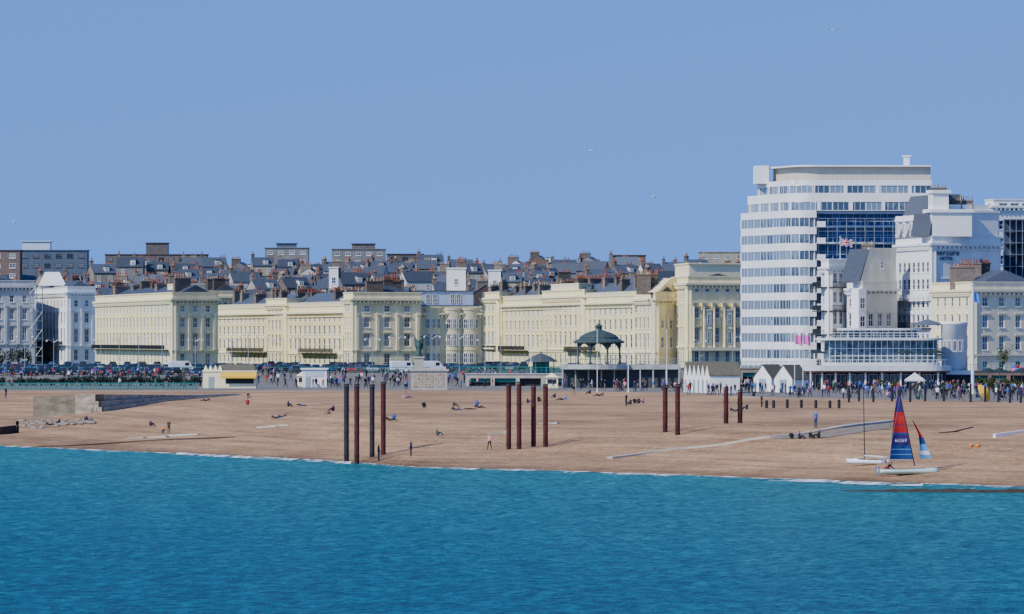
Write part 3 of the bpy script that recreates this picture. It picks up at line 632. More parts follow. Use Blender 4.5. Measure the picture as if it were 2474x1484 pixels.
# ------------------------------------------------ seafront restaurant pavilion
def rounded(x0,x1,y0,y1,r,n=8):
    pts=[]
    for cx,cy,a in((x1-r,y0+r,-pi/2),(x1-r,y1-r,0),(x0+r,y1-r,pi/2),(x0+r,y0+r,pi)):
        for k in range(n+1): b=a+pi/2*k/n;pts.append((cx+r*cos(b),cy+r*sin(b)))
    return pts
s=F/1150;rp=empty('restaurant_pavilion',(wx(2105,1150),1150,5),'two-tier glazed seafront restaurant with terraces and white roofs','restaurant')
X=lambda px:(px-2105)/s
Z=lambda py:(940-py)/s
wl=MB();wl.prism(rounded(X(1945),X(2290),2,14,2),0,Z(897),2)
wl.prism(rounded(X(1928),X(2300),-3,16,4.5),Z(896),Z(884),0);wl.prism(rounded(X(1931),X(2297),-2.8,15.8,4.3),Z(899.5),Z(896.2),1)
wl.prism(rounded(X(1975),X(2282),1,14,3.5),Z(822),Z(817),0);wl.prism(rounded(X(2028),X(2232),3,13,3.5),Z(798),Z(793),0)
wl.prism(rounded(X(1990),X(2276),2.6,13,3),Z(884)+.003,Z(876),0)
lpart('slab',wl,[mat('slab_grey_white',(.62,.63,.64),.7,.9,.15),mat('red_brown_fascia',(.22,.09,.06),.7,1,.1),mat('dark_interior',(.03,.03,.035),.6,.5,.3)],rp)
gl=MB();gl.prism(rounded(X(1996),X(2270),3,12.8,2.8),Z(876)+.003,Z(822)-.003);gl.prism(rounded(X(2040),X(2222),4.2,12,2.8),Z(817)+.003,Z(798)-.003)
lpart('glazing',gl,[GLASSB],rp)
mu=MB()
for px in range(2006,2270,14): mu.box(X(px)-.05,X(px)+.05,2.88,2.98,Z(876)+.01,Z(822)-.01)
for px in range(2052,2215,14): mu.box(X(px)-.05,X(px)+.05,4.06,4.17,Z(817)+.01,Z(798)-.01)
for py in(860,842): mu.box(X(2005),X(2262),2.89,2.97,Z(py)-.05,Z(py)+.05)
lpart('mullions',mu,[POLEW],rp)
for px in(1938,1958,1985,2018,2052,2090,2130,2175,2220,2265):
    mb=MB();mb.rev([(.2,0),(.17,.2),(.17,Z(900)-.2),(.24,Z(900)-.02)],10,0,None,(0,0,0));lpart('column',mb,[WHITE2],rp,True,T(X(px),-1.6+ (1.6 if px<1950 else 0),0))
def glass_rail(par,path,z,h=1.05,m=POLEW):
    mb=MB()
    for a,b in zip(path,path[1:]):
        a=Vector((*a,z));b=Vector((*b,z));mb.tube(a+Vector((0,0,h)),b+Vector((0,0,h)),.05);mb.tube(a+Vector((0,0,h*.5)),b+Vector((0,0,h*.5)),.025);mb.tube(a+Vector((0,0,.1)),b+Vector((0,0,.1)),.025)
        n=max(1,int((b-a).length/1.1))
        for i in range(n): p=a.lerp(b,i/n);mb.tube(p,p+Vector((0,0,h)),.035)
    lpart('railing',mb,[m],par)
pts=rounded(X(1928),X(2300),-3,16,4.5);glass_rail(rp,pts[28:36]+pts[:6],Z(884))
glass_rail(rp,[(X(2000),1.4),(X(2240),1.2)],Z(817)+.02,.9)
for i,px in enumerate(range(1955,2280,26)):
    new('window',winmesh(1.6,2.5,WHITE2,GLASSB,False,1,0,0),wm(rp)@T(X(px),1.85,.1),rp)
e=empty('drum_tower',(wx(2305,1165),1165,5),'white cylindrical drum building beside restaurant','building');s2=F/1165
mb=MB();zz=lambda py:wz(py,1165)-5
mb.rev([(2.3,0),(2.3,zz(785)),(2.45,zz(784)),(2.45,zz(778))],28,0);lpart('wall',mb,[WHITE],e,True)
for k in range(-2,3):
    a=k*.42;new('window',winmesh(.75,2.0,WHITE2,GLASS,False,0,0,0),wm(e)@Matrix.Rotation(a,4,'Z')@T(0,-2.33,zz(850)),e)
mb=MB();mb.rev([(3.2,0),(3.2,.15),(.3,1.0),(.1,1.3)],16);lpart('roof',mb,[SLATE2],e,False,T(-4.6,1,zz(786)))
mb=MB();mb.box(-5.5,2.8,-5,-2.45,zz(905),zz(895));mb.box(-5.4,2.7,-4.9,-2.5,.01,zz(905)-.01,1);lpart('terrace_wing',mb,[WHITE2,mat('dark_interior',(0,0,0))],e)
def arcade(px0,px1,d,z0,h,label,wallm,bay=3.2):
    x0=wx(px0,d);x1=wx(px1,d);e=empty('arcade_wall',(x0,d,z0),label,'wall');w_=x1-x0;n=max(2,int(w_/bay));st=w_/n;mb=MB()
    for i in range(n+1): mb.box(st*i-.35,st*i+.35,0,.8,0,h-.7)
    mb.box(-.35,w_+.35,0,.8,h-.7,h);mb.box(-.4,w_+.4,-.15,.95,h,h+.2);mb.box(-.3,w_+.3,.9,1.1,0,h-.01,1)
    for i in range(n):
        if i%3!=2: mb.box(st*i+.35,st*i+st-.35,.5,.6,h-1.4,h-.71,2)
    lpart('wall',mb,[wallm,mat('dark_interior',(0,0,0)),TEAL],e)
    mb=MB();z=h+.2;mb.box(-.3,w_+.3,.2,.27,z+1.0,z+1.1);mb.box(-.3,w_+.3,.2,.25,z+.5,z+.55)
    for i in range(int(w_/.9)): mb.box(i*.9,i*.9+.08,.2,.27,z,z+1.0)
    lpart('railing',mb,[TEAL],e)
BRW=mat('brown_render_wall',(.20,.135,.105),.9,.7,.25,.2)
arcade(2345,2620,1163,5,3.0,'brown arcaded wall with dark openings behind promenade',BRW)
arcade(1790,1925,1195,5,3.3,'grey arcaded wall with turquoise railing behind huts',CONCD)
arcade(1545,1648,1205,5,3.3,'grey arcaded wall with turquoise railing beside bandstand',CONCD)
arcade(1130,1372,1212,5,2.2,'pale arcaded retaining wall with turquoise railing',CONC,4.0)
pm=MB();pm.tube((0,0,0),(0,0,2.6),.035);pc=MB();pc.rev([(1.7,2.15),(1.65,2.2),(.05,2.85),(.03,2.95)],8)
par0=None
for px,py in((2190,876),(2245,874),(2262,878),(2310,876),(2335,880),(1975,876),(2385,900),(2420,905),(2455,905)):
    d=1149
    M=T(wx(px,d),d,wz(884,d)+.002)
    if px>2300: gp,_=ground(px,925);M=T(gp.x,1150,5)@Matrix.Scale(1.3,4)
    if par0 is None:
        par0=new('parasol',None,M,None,'dark green folded-edge parasol on cafe terrace','parasol','parasols on the cafe terrace');lpart('pole',pm,[METAL],par0);lpart('canopy',pc,[PARAG],par0)
    else: copy_tree(par0,M)
# ------------------------------------------------ bandstand
D=1180;s=F/D;bd=empty('bandstand',(wx(1447,D),D,5),'Victorian bandstand with grey green domed roof on raised deck','bandstand')
zb=wz(881,D)-5;ze=wz(826,D)-5
DS=mat('deck_stone',(.40,.42,.405),.85,.7,.3,.2)
mb=MB();mb.rev([(5.6,zb-.95),(6.1,zb-.8),(6.1,zb)],24)
mb.box(-6.8,14.5,-2.4,5,zb-.85,zb-.01)
lpart('platform',mb,[DS],bd)
for k in range(10):
    u=-6.6+k*2.3;mb=MB();mb.box(u,u+.22,-2.3,-2.0,0,zb-.86);lpart('pier',mb,[DS],bd)
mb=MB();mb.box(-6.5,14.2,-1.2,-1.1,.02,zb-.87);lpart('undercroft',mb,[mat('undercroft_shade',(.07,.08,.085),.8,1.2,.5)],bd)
rs=.93
mb=MB();mb.rev([(r_*rs,z) for r_,z in[(4.9,ze-.25),(4.95,ze-.05),(4.75,ze+.15),(3.9,ze+.5),(3.7,ze+.7),(3.8,ze+.75),(3.3,ze+1.15),(2.4,ze+1.6),(1.2,ze+1.95),(.7,ze+2.1),(.6,ze+2.15),(.6,ze+2.7),(.85,ze+2.75),(.5,ze+3.0),(.12,ze+3.3),(.08,ze+3.5),(.16,ze+3.6),(.03,ze+4.1)]],24)
lpart('roof',mb,[GREEND],bd)
for k in range(8):
    a=2*pi*(k+.5)/8;R_=4.0;mb=MB();mb.rev([(.24,0),(.2,.5),(.13,.6),(.13,ze-zb-.8),(.2,ze-zb-.7),(.18,ze-zb-.05)],8);lpart('column',mb,[GREEND],bd,True,T(R_*cos(a),R_*sin(a),zb))
    a2=2*pi*(k+1.5)/8;p=Vector((R_*cos(a),R_*sin(a),0));q_=Vector((R_*cos(a2),R_*sin(a2),0));nn=8
    mb=MB();vs=[];fs=[]
    for j in range(nn+1):
        t=j/nn;c=p.lerp(q_,t);zl=ze-.35-1.3*(2*abs(t-.5))**2.2
        vs+= [(c.x,c.y,ze-.12),(c.x,c.y,zl),(c.x*.985,c.y*.985,ze-.12),(c.x*.985,c.y*.985,zl)]
    for j in range(nn):
        b=j*4;fs+=[(b,b+1,b+5,b+4),(b+2,b+6,b+7,b+3),(b+1,b+3,b+7,b+5),(b,b+4,b+6,b+2)]
    mb.add(vs,fs);lpart('arch',mb,[GREEND],bd)
    mb=MB();mb.tube((p.x,p.y,zb+.95),(q_.x,q_.y,zb+.95),.05);lpart('handrail',mb,[GREEND],bd)
glass_rail(bd,[(-6.7,-2.35),(14.4,-2.35)],zb,1.0,METAL)
def shelter(px,d,z0,w_,label,h=2.4):
    e=empty('seafront_shelter',(wx(px,d),d,z0),label,'shelter');mb=MB()
    mb.rev([(w_*.62,h),(w_*.6,h+.12),(w_*.35,h+1.0),(.15,h+1.7),(.05,h+2.3)],8);lpart('roof',mb,[mat('lead_roof',(.07,.085,.09),.6,1,.3)],e)
    for k in range(8):
        a=2*pi*k/8+.39;mb=MB();mb.tube((w_*.5*cos(a),w_*.5*sin(a),0),(w_*.5*cos(a),w_*.5*sin(a),h),.09);lpart('column',mb,[TEAL],e)
    mb=MB();mb.box(-w_*.3,w_*.3,-.05,.05,.02,h);mb.box(-w_*.35,w_*.35,-.6,-.05,.4,.5);lpart('screen',mb,[TEAL],e)
shelter(1307,1290,6.8,5.4,'octagonal turquoise shelter with grey domed roof')
# ------------------------------------------------ huts and kiosks
def hut(M,w_,dp,h,gh,label,mats=(WHITE,TAN),group=None,name='beach_hut'):
    e=new(name,None,M,None,label,'hut',group);mb=MB()
    mb.add([(0,0,0),(w_,0,0),(w_,0,h),(w_/2,0,h+gh),(0,0,h),(0,dp,0),(w_,dp,0),(w_,dp,h),(w_/2,dp,h+gh),(0,dp,h)],[(0,1,2,3,4),(9,8,7,6,5),(1,6,7,2),(0,4,9,5),(0,5,6,1)])
    lpart('wall',mb,[mats[0]],e);mb=MB();t=.12
    for sgn in(-1,1):
        xa=w_/2;xb=w_/2+sgn*(w_/2+.2);zb_=h-.2*gh/(w_/2)
        mb.add([(xa,-.12,h+gh+.02),(xb,-.12,zb_),(xb,dp+.15,zb_),(xa,dp+.15,h+gh+.02),(xa,-.12,h+gh+t+.02),(xb,-.12,zb_+t),(xb,dp+.15,zb_+t),(xa,dp+.15,h+gh+t+.02)],[(0,1,2,3),(7,6,5,4),(0,4,5,1),(1,5,6,2),(3,2,6,7),(0,3,7,4)])
    lpart('roof',mb,[mats[1]],e)
    mb=MB();mb.box(w_*.3,w_*.7,-.04,-.002,.05,2.1);lpart('door',mb,[mat('hut_door',(.30,.36,.40),.6,1,.1)],e);return e
A=P(1652,1087);B=P(1714,1067);M,L=frame(A,B,5)
for k in range(6):
    hut(M@T(L/6*k,0,0),L/6-.02,5.0,3.0,1.9,'white timber beach hut with pointed gable on promenade',group='row of white beach huts')
for px,py,r in((1850,946,-38),(1900,948,-38)):
    gp,_=ground(px,py);hut(T(gp.x-2,gp.y,gp.z)@Matrix.Rotation(radians(r),4,'Z'),3.6,4.5,2.3,2.1,'white gabled kiosk hut with olive roof')
gp,s=ground(490,938);k1=empty('kiosk',tuple(gp),'cream beach kiosk with yellow awning and spiked parapet','kiosk');mb=MB()
mb.box(0,9.4,0,5,0,2.9);mb.box(-.1,9.6,-.15,5.1,2.9,3.1)
for i in range(4):
    u=.1+i*.85;mb.add([(u,0,3.1),(u+.8,0,3.1),(u+.4,.4,4.1),(u,.8,3.1),(u+.8,.8,3.1)],[(0,1,2),(1,4,2),(4,3,2),(3,0,2)])
lpart('wall',mb,[CREAM2],k1)
mb=MB();mb.add([(3.2,-1.2,2.05),(9.5,-1.2,2.05),(9.5,-.16,2.8),(3.2,-.16,2.8),(3.2,-1.2,1.75),(9.5,-1.2,1.75)],[(0,1,2,3),(0,4,5,1)]);lpart('awning',mb,[YEL],k1)
mb=MB();mb.add([(0.2,0.3,3.11),(9.3,0.3,3.11),(9.3,4.7,3.11),(.2,4.7,3.11),(3.4,2.5,4.2),(9,2.5,4.2)],[(0,1,5,4),(2,3,4,5),(1,2,5),(3,0,4)]);lpart('roof',mb,[TAN],k1)
mb=MB();mb.box(4,9,-.06,-.003,.8,1.7);lpart('hatch',mb,[IRON],k1);mb=MB();mb.box(1,2,-.06,-.003,.05,2.0);lpart('door',mb,[mat('hut_door',(0,0,0))],k1)
gp,s=ground(730,936);k2=empty('kiosk',tuple(gp),'small white flat-roofed seafront kiosk','kiosk');mb=MB();mb.box(0,4.4,0,4,0,3.2);mb.box(-.3,4.7,-.3,4.2,3.2,3.45);lpart('wall',mb,[WHITE],k2)
mb=MB();mb.box(.5,3.9,-.06,-.003,1.9,3.0);lpart('shutter',mb,[PALEB],k2);mb=MB();mb.box(.6,1.5,-.07,-.004,.05,1.8);lpart('door',mb,[mat('hut_door',(0,0,0))],k2)
gp,s=ground(993,942);k3=empty('kiosk',tuple(gp),'beige concrete kiosk with red and green mural panels','kiosk');mb=MB();mb.box(0,6.2,0,4,0,3.2);mb.box(-.25,6.5,-.25,4.2,3.2,3.5);lpart('wall',mb,[CONC],k3)
def mural():
    m=bpy.data.materials.new('mural');m.use_nodes=True;nt=m.node_tree;tc=N(nt,'ShaderNodeTexCoord');v=N(nt,'ShaderNodeTexNoise');v.inputs['Scale'].default_value=2.5;v.inputs['Detail'].default_value=3
    r=N(nt,'ShaderNodeValToRGB');r.color_ramp.elements[0].color=(.35,.12,.08,1);r.color_ramp.elements[0].position=.4;r.color_ramp.elements[1].color=(.22,.3,.16,1);r.color_ramp.elements[1].position=.6;e=r.color_ramp.elements.new(.5);e.color=(.5,.42,.33,1)
    nt.links.new(tc.outputs['Object'],v.inputs[0]);nt.links.new(v.outputs['Fac'],r.inputs[0]);nt.links.new(r.outputs[0],nt.nodes['Principled BSDF'].inputs[0]);return m
mm=mural()
for u in(.4,2.2,4.1): mb=MB();mb.box(u,u+1.6,-.06,-.003,.4,2.8);lpart('panel',mb,[mm],k3)
for px,py,w_,hh,lab in((1318,938,2.2,1.9,'small yellowish ticket booth on promenade'),(718,934,1.6,1.9,'small cream ticket booth on promenade')):
    gp,s=ground(px,py);e=empty('booth',tuple(gp),lab,'booth');mb=MB();mb.box(0,w_,0,2,0,hh);mb.add([(-.2,-.2,hh),(w_+.2,-.2,hh),(w_+.2,2.2,hh),(-.2,2.2,hh),(w_/2,1,hh+.8)],[(0,1,4),(1,2,4),(2,3,4),(3,0,4)]);lpart('wall',mb,[CREAM2],e);mb=MB();mb.box(.3,w_-.3,-.05,-.002,.8,1.6);lpart('hatch',mb,[IRON],e)
gp,s=ground(2210,945);e=empty('gazebo_tent',tuple(gp),'white pop-up gazebo tent among the crowd','tent');mb=MB();mb.add([(-1.6,-1.6,1.9),(1.6,-1.6,1.9),(1.6,1.6,1.9),(-1.6,1.6,1.9),(0,0,3.1),(-1.6,-1.6,1.65),(1.6,-1.6,1.65),(1.6,1.6,1.65),(-1.6,1.6,1.65)],[(0,1,4),(1,2,4),(2,3,4),(3,0,4),(0,5,6,1),(1,6,7,2),(2,7,8,3),(3,8,5,0)]);lpart('canopy',mb,[FW],e)
for x in(-1.5,1.5):
    for y in(-1.5,1.5): mb=MB();mb.tube((x,y,0),(x,y,1.9),.04);lpart('leg',mb,[POLEW],e)
gp,s=ground(2372,971);e=empty('beach_umbrella',tuple(gp),'tilted yellow beach umbrella on the shingle','umbrella',rot=.3,s=1.25);mb=MB();mb.rev([(1.1,0),(1.05,.05),(.6,.45),(.05,.65)],10,0,T(0,-.6,1.0)@Matrix.Rotation(radians(50),4,'Y')@Matrix.Rotation(radians(40),4,'X'));lpart('canopy',mb,[YEL],e);mb=MB();mb.tube((0,0,0),(.5,-.7,1.3),.03);lpart('pole',mb,[METAL],e)
gp,s=ground(2395,935);e=empty('sail_banner',(gp.x,1150,gp.z),'pink and blue sail banner lying over terrace','banner');mb=MB();vs=[];fs=[];ms=[]
for i in range(9):
    u=i/8
    for j in range(3): vs.append((u*5,.3*sin(u*5+j),3.4+.5*sin(u*4+.5)-u*1.2+ (j-1)*.55*(1-u*.6)))
for i in range(8):
    for j in range(2): fs.append((i*3+j,i*3+j+1,i*3+j+4,i*3+j+3));ms.append((i+j)%3)
mb.add(vs,fs,ms);lpart('cloth',mb,[FPK,FLB,FR],e)
for x,h in((.2,3.6),(4.6,2.4)): mb=MB();mb.tube((x,.1,0),(x,.1,h),.05);lpart('pole',mb,[POLEW],e)
# ------------------------------------------------ statue
e=empty('angel_statue',(wx(1012,1300),1300,7),'green bronze winged statue on tall stone pedestal','statue')
mb=MB();mb.box(-1.2,1.2,-1.2,1.2,0,.5);mb.box(-.9,.9,-.9,.9,.5,2.9);mb.box(-1.1,1.1,-1.1,1.1,2.9,3.2);lpart('pedestal',mb,[CONC],e)
mb=MB();mb.rev([(.55,3.2),(.6,3.35),(.45,4.2),(.36,4.9),(.4,5.4),(.34,5.7),(.12,5.85),(.1,5.95),(.22,6.1),(.24,6.3),(.12,6.5),(.02,6.55)],12);mb.tube((.25,0,5.6),(.6,-.2,6.2),.12,.1);mb.tube((.6,-.2,6.2),(.5,-.3,7.0),.1,.07);mb.rev([(.02,0),(.24,.1),(.3,.28),(.24,.45),(.02,.55)],8,0,None,(.5,-.3,6.95));mb.tube((-.25,0,5.6),(-.5,-.2,5.0),.12,.1)
lpart('figure',mb,[BRONZE],e,True)
for sg in(-1,1):
    mb=MB();mb.add([(0,.25,5.5),(sg*.5,.4,6.8),(sg*.95,.5,7.2),(sg*.9,.5,5.6),(sg*.6,.4,4.5),(sg*.2,.3,4.3),(0,.33,5.5),(sg*.5,.48,6.8),(sg*.95,.56,7.2),(sg*.9,.56,5.6),(sg*.6,.48,4.5),(sg*.2,.38,4.3)],[(0,1,2,3,4,5),(11,10,9,8,7,6),(0,6,7,1),(1,7,8,2),(2,8,9,3),(3,9,10,4),(4,10,11,5),(5,11,6,0)]);lpart('wing',mb,[BRONZE],e)
# ------------------------------------------------ lamps and poles
def mk_lamp():
    e=new('street_lamp',None,T(0,0,0),None,'tall double-armed seafront street lamp','street lamp','street lamps along the promenade');mb=MB()
    mb.rev([(.22,0),(.16,.8),(.09,1.0),(.07,7.4),(.1,7.5),(.02,8.0)],8);lpart('post',mb,[METAL],e)
    for sg in(-1,1):
        mb=MB();pr=None
        for k in range(6):
            a=k/5;p=Vector((sg*1.6*a,0,6.8+.7*sin(a*pi*.6)))
            if pr is not None: mb.tube(pr,p,.045)
            pr=p
        lpart('arm',mb,[METAL],e);mb=MB();mb.rev([(.05,.15),(.16,.05),(.24,-.1),(.14,-.3),(.03,-.36)],8,0,None,(sg*1.65,0,7.3));lpart('lamp',mb,[POLEW],e)
    return e
l0=mk_lamp();first=True
for px in(244,288,392,472,560,646,684,722,830,1044,1172,1210,1322,1395,1480,1560,1690,1770,1820,2010,15,60,130,900,960,1110,335,600):
    d=random.choice([1330,1345,1360]);M=T(wx(px,d),d,7)@Matrix.Rotation(random.uniform(-.5,.5),4,'Z')@Matrix.Scale(random.uniform(.85,1.0),4)
    if first: l0.matrix_basis=M;first=False
    else: copy_tree(l0,M)
for px,y0,y1,r in((1283,932,800,.09),(1518,948,850,.08),(1611,950,800,.07),(1443,948,800,.06),(1865,945,778,.08),(1851,945,800,.06),(1920,950,800,.07),(1940,950,800,.06),(1958,950,815,.06)):
    gp,s=ground(px,y0);flagpole(px,gp.y,gp.z,(y0-y1)/s,r,'slim white pole flying pink pennant' if px in(1920,1940) else 'slim white mast standing on promenade',(1.3,1.9,[FPK,FW],lambda u,v:0 if v<.8 else 1,(y0-y1)/s-.2,px) if px in(1920,1940) else None)
gp,s=ground(2350,952);flagpole(2350,gp.y,gp.z,(952-690)/s,.27,'thick white pole with small blue flag',(1.1,1.4,[FLB,FW],lambda u,v:0,(952-708)/s,2))
def fence(pts,label,h=1.1,m=TEAL,r=.06,pan=False):
    e=empty('railing',tuple(pts[0]),label,'railing');mb=MB();o=pts[0]
    for a,b in zip(pts,pts[1:]):
        a=a-o;b=b-o;mb.tube(a+Vector((0,0,h)),b+Vector((0,0,h)),r,n=5);mb.tube(a+Vector((0,0,h*.6)),b+Vector((0,0,h*.6)),r*.7,n=4);mb.tube(a+Vector((0,0,h*.25)),b+Vector((0,0,h*.25)),r*.7,n=4)
        n=max(1,int((b-a).length/(.5 if pan else 1.6)))
        for i in range(n): p=a.lerp(b,i/n);mb.box(p.x-.07,p.x+.07,p.y-.07,p.y+.07,p.z,p.z+h+.1)
    lpart('rail',mb,[m],e)
fence([ground(px,942.5)[0] for px in range(-300,491,60)],'turquoise railing along beach edge of promenade',1.15,TEAL,.09,True)
fence([P(px,1301,7) for px in range(-200,640,80)],'turquoise railing along the upper promenade')
fence([P(px,1301,7) for px in range(640,1100,80)],'turquoise railing beside the seafront road')
fence([P(px,1296,6.95) for px in range(1090,1400,60)],'turquoise railing along the raised upper promenade',1.3)
fence([P(px,1240,5.7) for px in range(1560,1960,60)],'turquoise railing beside the road ramp',1.3)
def bush(px,d,z,w_,h,label,seed,name='bush',n=900,col=(.05,.085,.03)):
    rnd=random.Random(seed);e=empty(name,(wx(px,d),d,z),label,'bush' if name=='bush' else 'tree');mb=MB();cl=[(rnd.uniform(-.42,.42)*w_,rnd.uniform(-.3,.3)*w_,rnd.uniform(.3,.75)*h,rnd.uniform(.18,.34)) for _ in range(9)]
    for i in range(n):
        c=cl[i%9];v=Vector((rnd.gauss(0,1),rnd.gauss(0,1),rnd.gauss(0,1))).normalized()*rnd.uniform(.5,1)
        p=Vector((c[0]+v.x*c[3]*w_*.6,c[1]+v.y*c[3]*w_*.6,max(.1,c[2]+v.z*c[3]*h)));r=rnd.uniform(.12,.25)
        q1=Vector((rnd.gauss(0,1),rnd.gauss(0,1),rnd.gauss(0,1))).normalized()*r;q2=Vector((rnd.gauss(0,1),rnd.gauss(0,1),rnd.gauss(0,1))).normalized()*r
        mb.add([p,p+q1,p+q1+q2,p+q2],[(0,1,2,3)],i%2)
    lpart('crown',mb,[mat('foliage_%.2f'%col[1],col,.9,1,.4),mat('foliage_dark_%.2f'%col[1],tuple(c*.5 for c in col),.9,1,.4)],e)
    mb=MB();mb.tube((0,0,0),(0,0,h*.5),.12+.02*h,.06)
    for k in range(6): a=k*1.05;mb.tube((0,0,h*.25),(w_*.3*cos(a),w_*.25*sin(a),h*.65),.07,.03)
    lpart('trunk',mb,[WOOD],e)
bush(5,1480,7,6,5.2,'dark evergreen tree beside seafront road',1,'tree',1600,(.035,.05,.03));bush(45,1490,7,6,5.6,'dark evergreen tree beside seafront road',2,'tree',1600,(.035,.05,.03));bush(-30,1485,7,5,4.6,'dark evergreen tree beside seafront road',3,'tree',1200,(.035,.05,.03))
for i,(px,py,w_,h) in enumerate(((2145,945,3.2,2.0),(2400,948,3.8,2.8),(2372,945,3.2,2.6),(2440,950,3.6,2.6),(2290,946,2.6,1.6),(2465,950,3,2.4))):
    gp,s=ground(px,py);bush(px,gp.y,gp.z,w_,h,'rounded green shrub beside terrace',10+i,n=700,col=(.08,.12,.03))
bush(2425,1225,9,3.6,3.6,'yellow-green shrub beside cream building',30,n=500,col=(.14,.17,.04))
for i,px in enumerate(range(-20,485,24)):
    gp,s=ground(px,932);bush(px,gp.y,gp.z,4.4,1.9 if px>150 else 1.5,'clipped dark green hedge behind railing',50+i,n=520,col=(.018,.045,.038))
# ------------------------------------------------ cars
def car_mesh():
    b=MB();wd=.88
    prof=[(-2.1,.32),(-2.15,.7),(-2.0,.93),(-1.2,.98),(1.0,.95),(1.9,.8),(2.12,.6),(2.1,.32)]
    n=len(prof);vs=[(x,-wd*(.94 if z<.5 or z>.9 else 1),z) for x,z in prof]+[(x,wd*(.94 if z<.5 or z>.9 else 1),z) for x,z in prof]
    b.add(vs,[tuple(range(n)),tuple(range(n,2*n))[::-1]]+[(i,(i+1)%n,(i+1)%n+n,i+n) for i in range(n)])
    b.add([(-1.25,-.62,1.4),(.3,-.62,1.42),(.3,.62,1.42),(-1.25,.62,1.4),(-1.15,-.58,1.47),(.2,-.58,1.48),(.2,.58,1.48),(-1.15,.58,1.47)],[(0,1,2,3),(7,6,5,4),(0,4,5,1),(1,5,6,2),(2,6,7,3),(3,7,4,0)])
    g_=MB();g_.add([(-1.75,-.8,.96),(1.05,-.8,.95),(1.05,.8,.95),(-1.75,.8,.96),(-1.28,-.63,1.41),(.32,-.63,1.43),(.32,.63,1.43),(-1.28,.63,1.41)],[(0,1,5,4),(1,2,6,5),(2,3,7,6),(3,0,4,7)])
    w_=MB();w_.rev([(.31,-.1),(.33,-.08),(.33,.08),(.31,.1)],14,0,Matrix.Rotation(pi/2,4,'X'));w_.rev([(.18,-.11),(.18,.11)],10,1,Matrix.Rotation(pi/2,4,'X'))
    h=MB();h.box(2.0,2.13,-.12,.12,.62,.74)
    return b,g_,w_,h
cb_,cg_,cw_,ch_=car_mesh()
CG=mat('car_glass',(.02,.025,.03),.08,1,.1,spec=.8);TY=mat('tyre',(.02,.02,.02),.9,1,.1);LH=mat('headlight',(.8,.8,.78),.2,1,.05)
cols={'black':(.012,.013,.015),'dark blue':(.02,.035,.10),'silver':(.32,.33,.35),'white':(.75,.76,.78),'dark grey':(.05,.055,.06),'red':(.35,.02,.02),'navy':(.01,.018,.05)}
gm=cg_.mesh('window',[CG]);wmsh=cw_.mesh('wheel',[TY,METAL]);hm=ch_.mesh('headlight',[LH]);cars={}
def wheels(e,xs,yw,s=1):
    for x in xs:
        for y in(-yw,yw): new('wheel',wmsh,wm(e)@T(x,y,.33*s)@Matrix.Scale(s,4),e)
def car(c,M):
    if c in cars: return copy_tree(cars[c],M)
    e=new('parked_car',None,M,None,c+' hatchback car parked along seafront road','car','cars parked along the seafront road')
    me=cb_.mesh('body',[mat('paint_'+c.replace(' ','_'),cols[c],.25,1,.03,spec=.6)]);new('body',me,wm(e),e);new('window',gm,wm(e),e);wheels(e,(-1.35,1.3),.8)
    for y in(-.6,.6): new('headlight',hm,wm(e)@T(0,y,0),e)
    cars[c]=e;return e
van0=None
def van(M):
    global van0
    if van0: return copy_tree(van0,M)
    e=new('parked_van',None,M,None,'white panel van parked along the seafront road','van','vans parked along the seafront road');b=MB();wd=.98
    prof=[(-2.6,.4),(-2.62,2.1),(-2.5,2.25),(1.0,2.25),(1.25,2.1),(1.85,1.2),(2.5,1.0),(2.6,.4)];n=len(prof)
    b.add([(x,-wd*(.9 if z>2.2 else 1),z) for x,z in prof]+[(x,wd*(.9 if z>2.2 else 1),z) for x,z in prof],[tuple(range(n)),tuple(range(n,2*n))[::-1]]+[(i,(i+1)%n,(i+1)%n+n,i+n) for i in range(n)])
    new('body',b.mesh('body',[mat('paint_white',(.75,.76,.78),.25,1,.03,spec=.6)]),wm(e),e)
    g_=MB();g_.add([(1.32,-.85,2.02),(1.32,.85,2.02),(1.88,.9,1.22),(1.88,-.9,1.22)],[(0,1,2,3)]);new('windscreen',g_.mesh('windscreen',[CG]),wm(e),e)
    for y0 in(-.99,.97): g_=MB();g_.box(.4,1.2,y0,y0+.02,1.3,1.95);new('window',g_.mesh('window',[CG]),wm(e),e)
    wheels(e,(-1.6,1.6),.9,1.05);van0=e
rnd=random.Random(3);cn=['black','dark blue','navy','dark grey','black','dark blue','silver','dark grey','red','navy','black','navy']
def carpos(px,py,c=None,rot=None):
    gp,s=ground(px,py);M=T(gp.x,gp.y,gp.z+.004)@Matrix.Rotation(rot if rot is not None else radians(-75)+rnd.uniform(-.25,.25)+(pi if rnd.random()<.5 else 0),4,'Z')
    (van(M) if c=='van' else car(c or rnd.choice(cn),M))
for p0,p1,st,ya,yb in((0,480,16,895,899),(0,480,20,904,908),(630,725,17,896,902),(640,720,18,888,893),(800,930,16,896,902),(810,900,20,889,893),(1040,1275,16,893,898),(1180,1280,18,887,891),(1530,1640,20,890,896),(480,620,20,892,896),(1380,1540,24,892,897),(740,800,20,895,899),(940,1040,20,890,894)):
    px=p0
    while px<p1: carpos(px,rnd.uniform(ya,yb));px+=st*rnd.uniform(.8,1.3)
for px in(930,945,1000): carpos(px,899,'silver',radians(10))
for px in(440,975,1045): carpos(px,899.5,'van',radians(15))
for px in range(20,420,36): carpos(px,889)
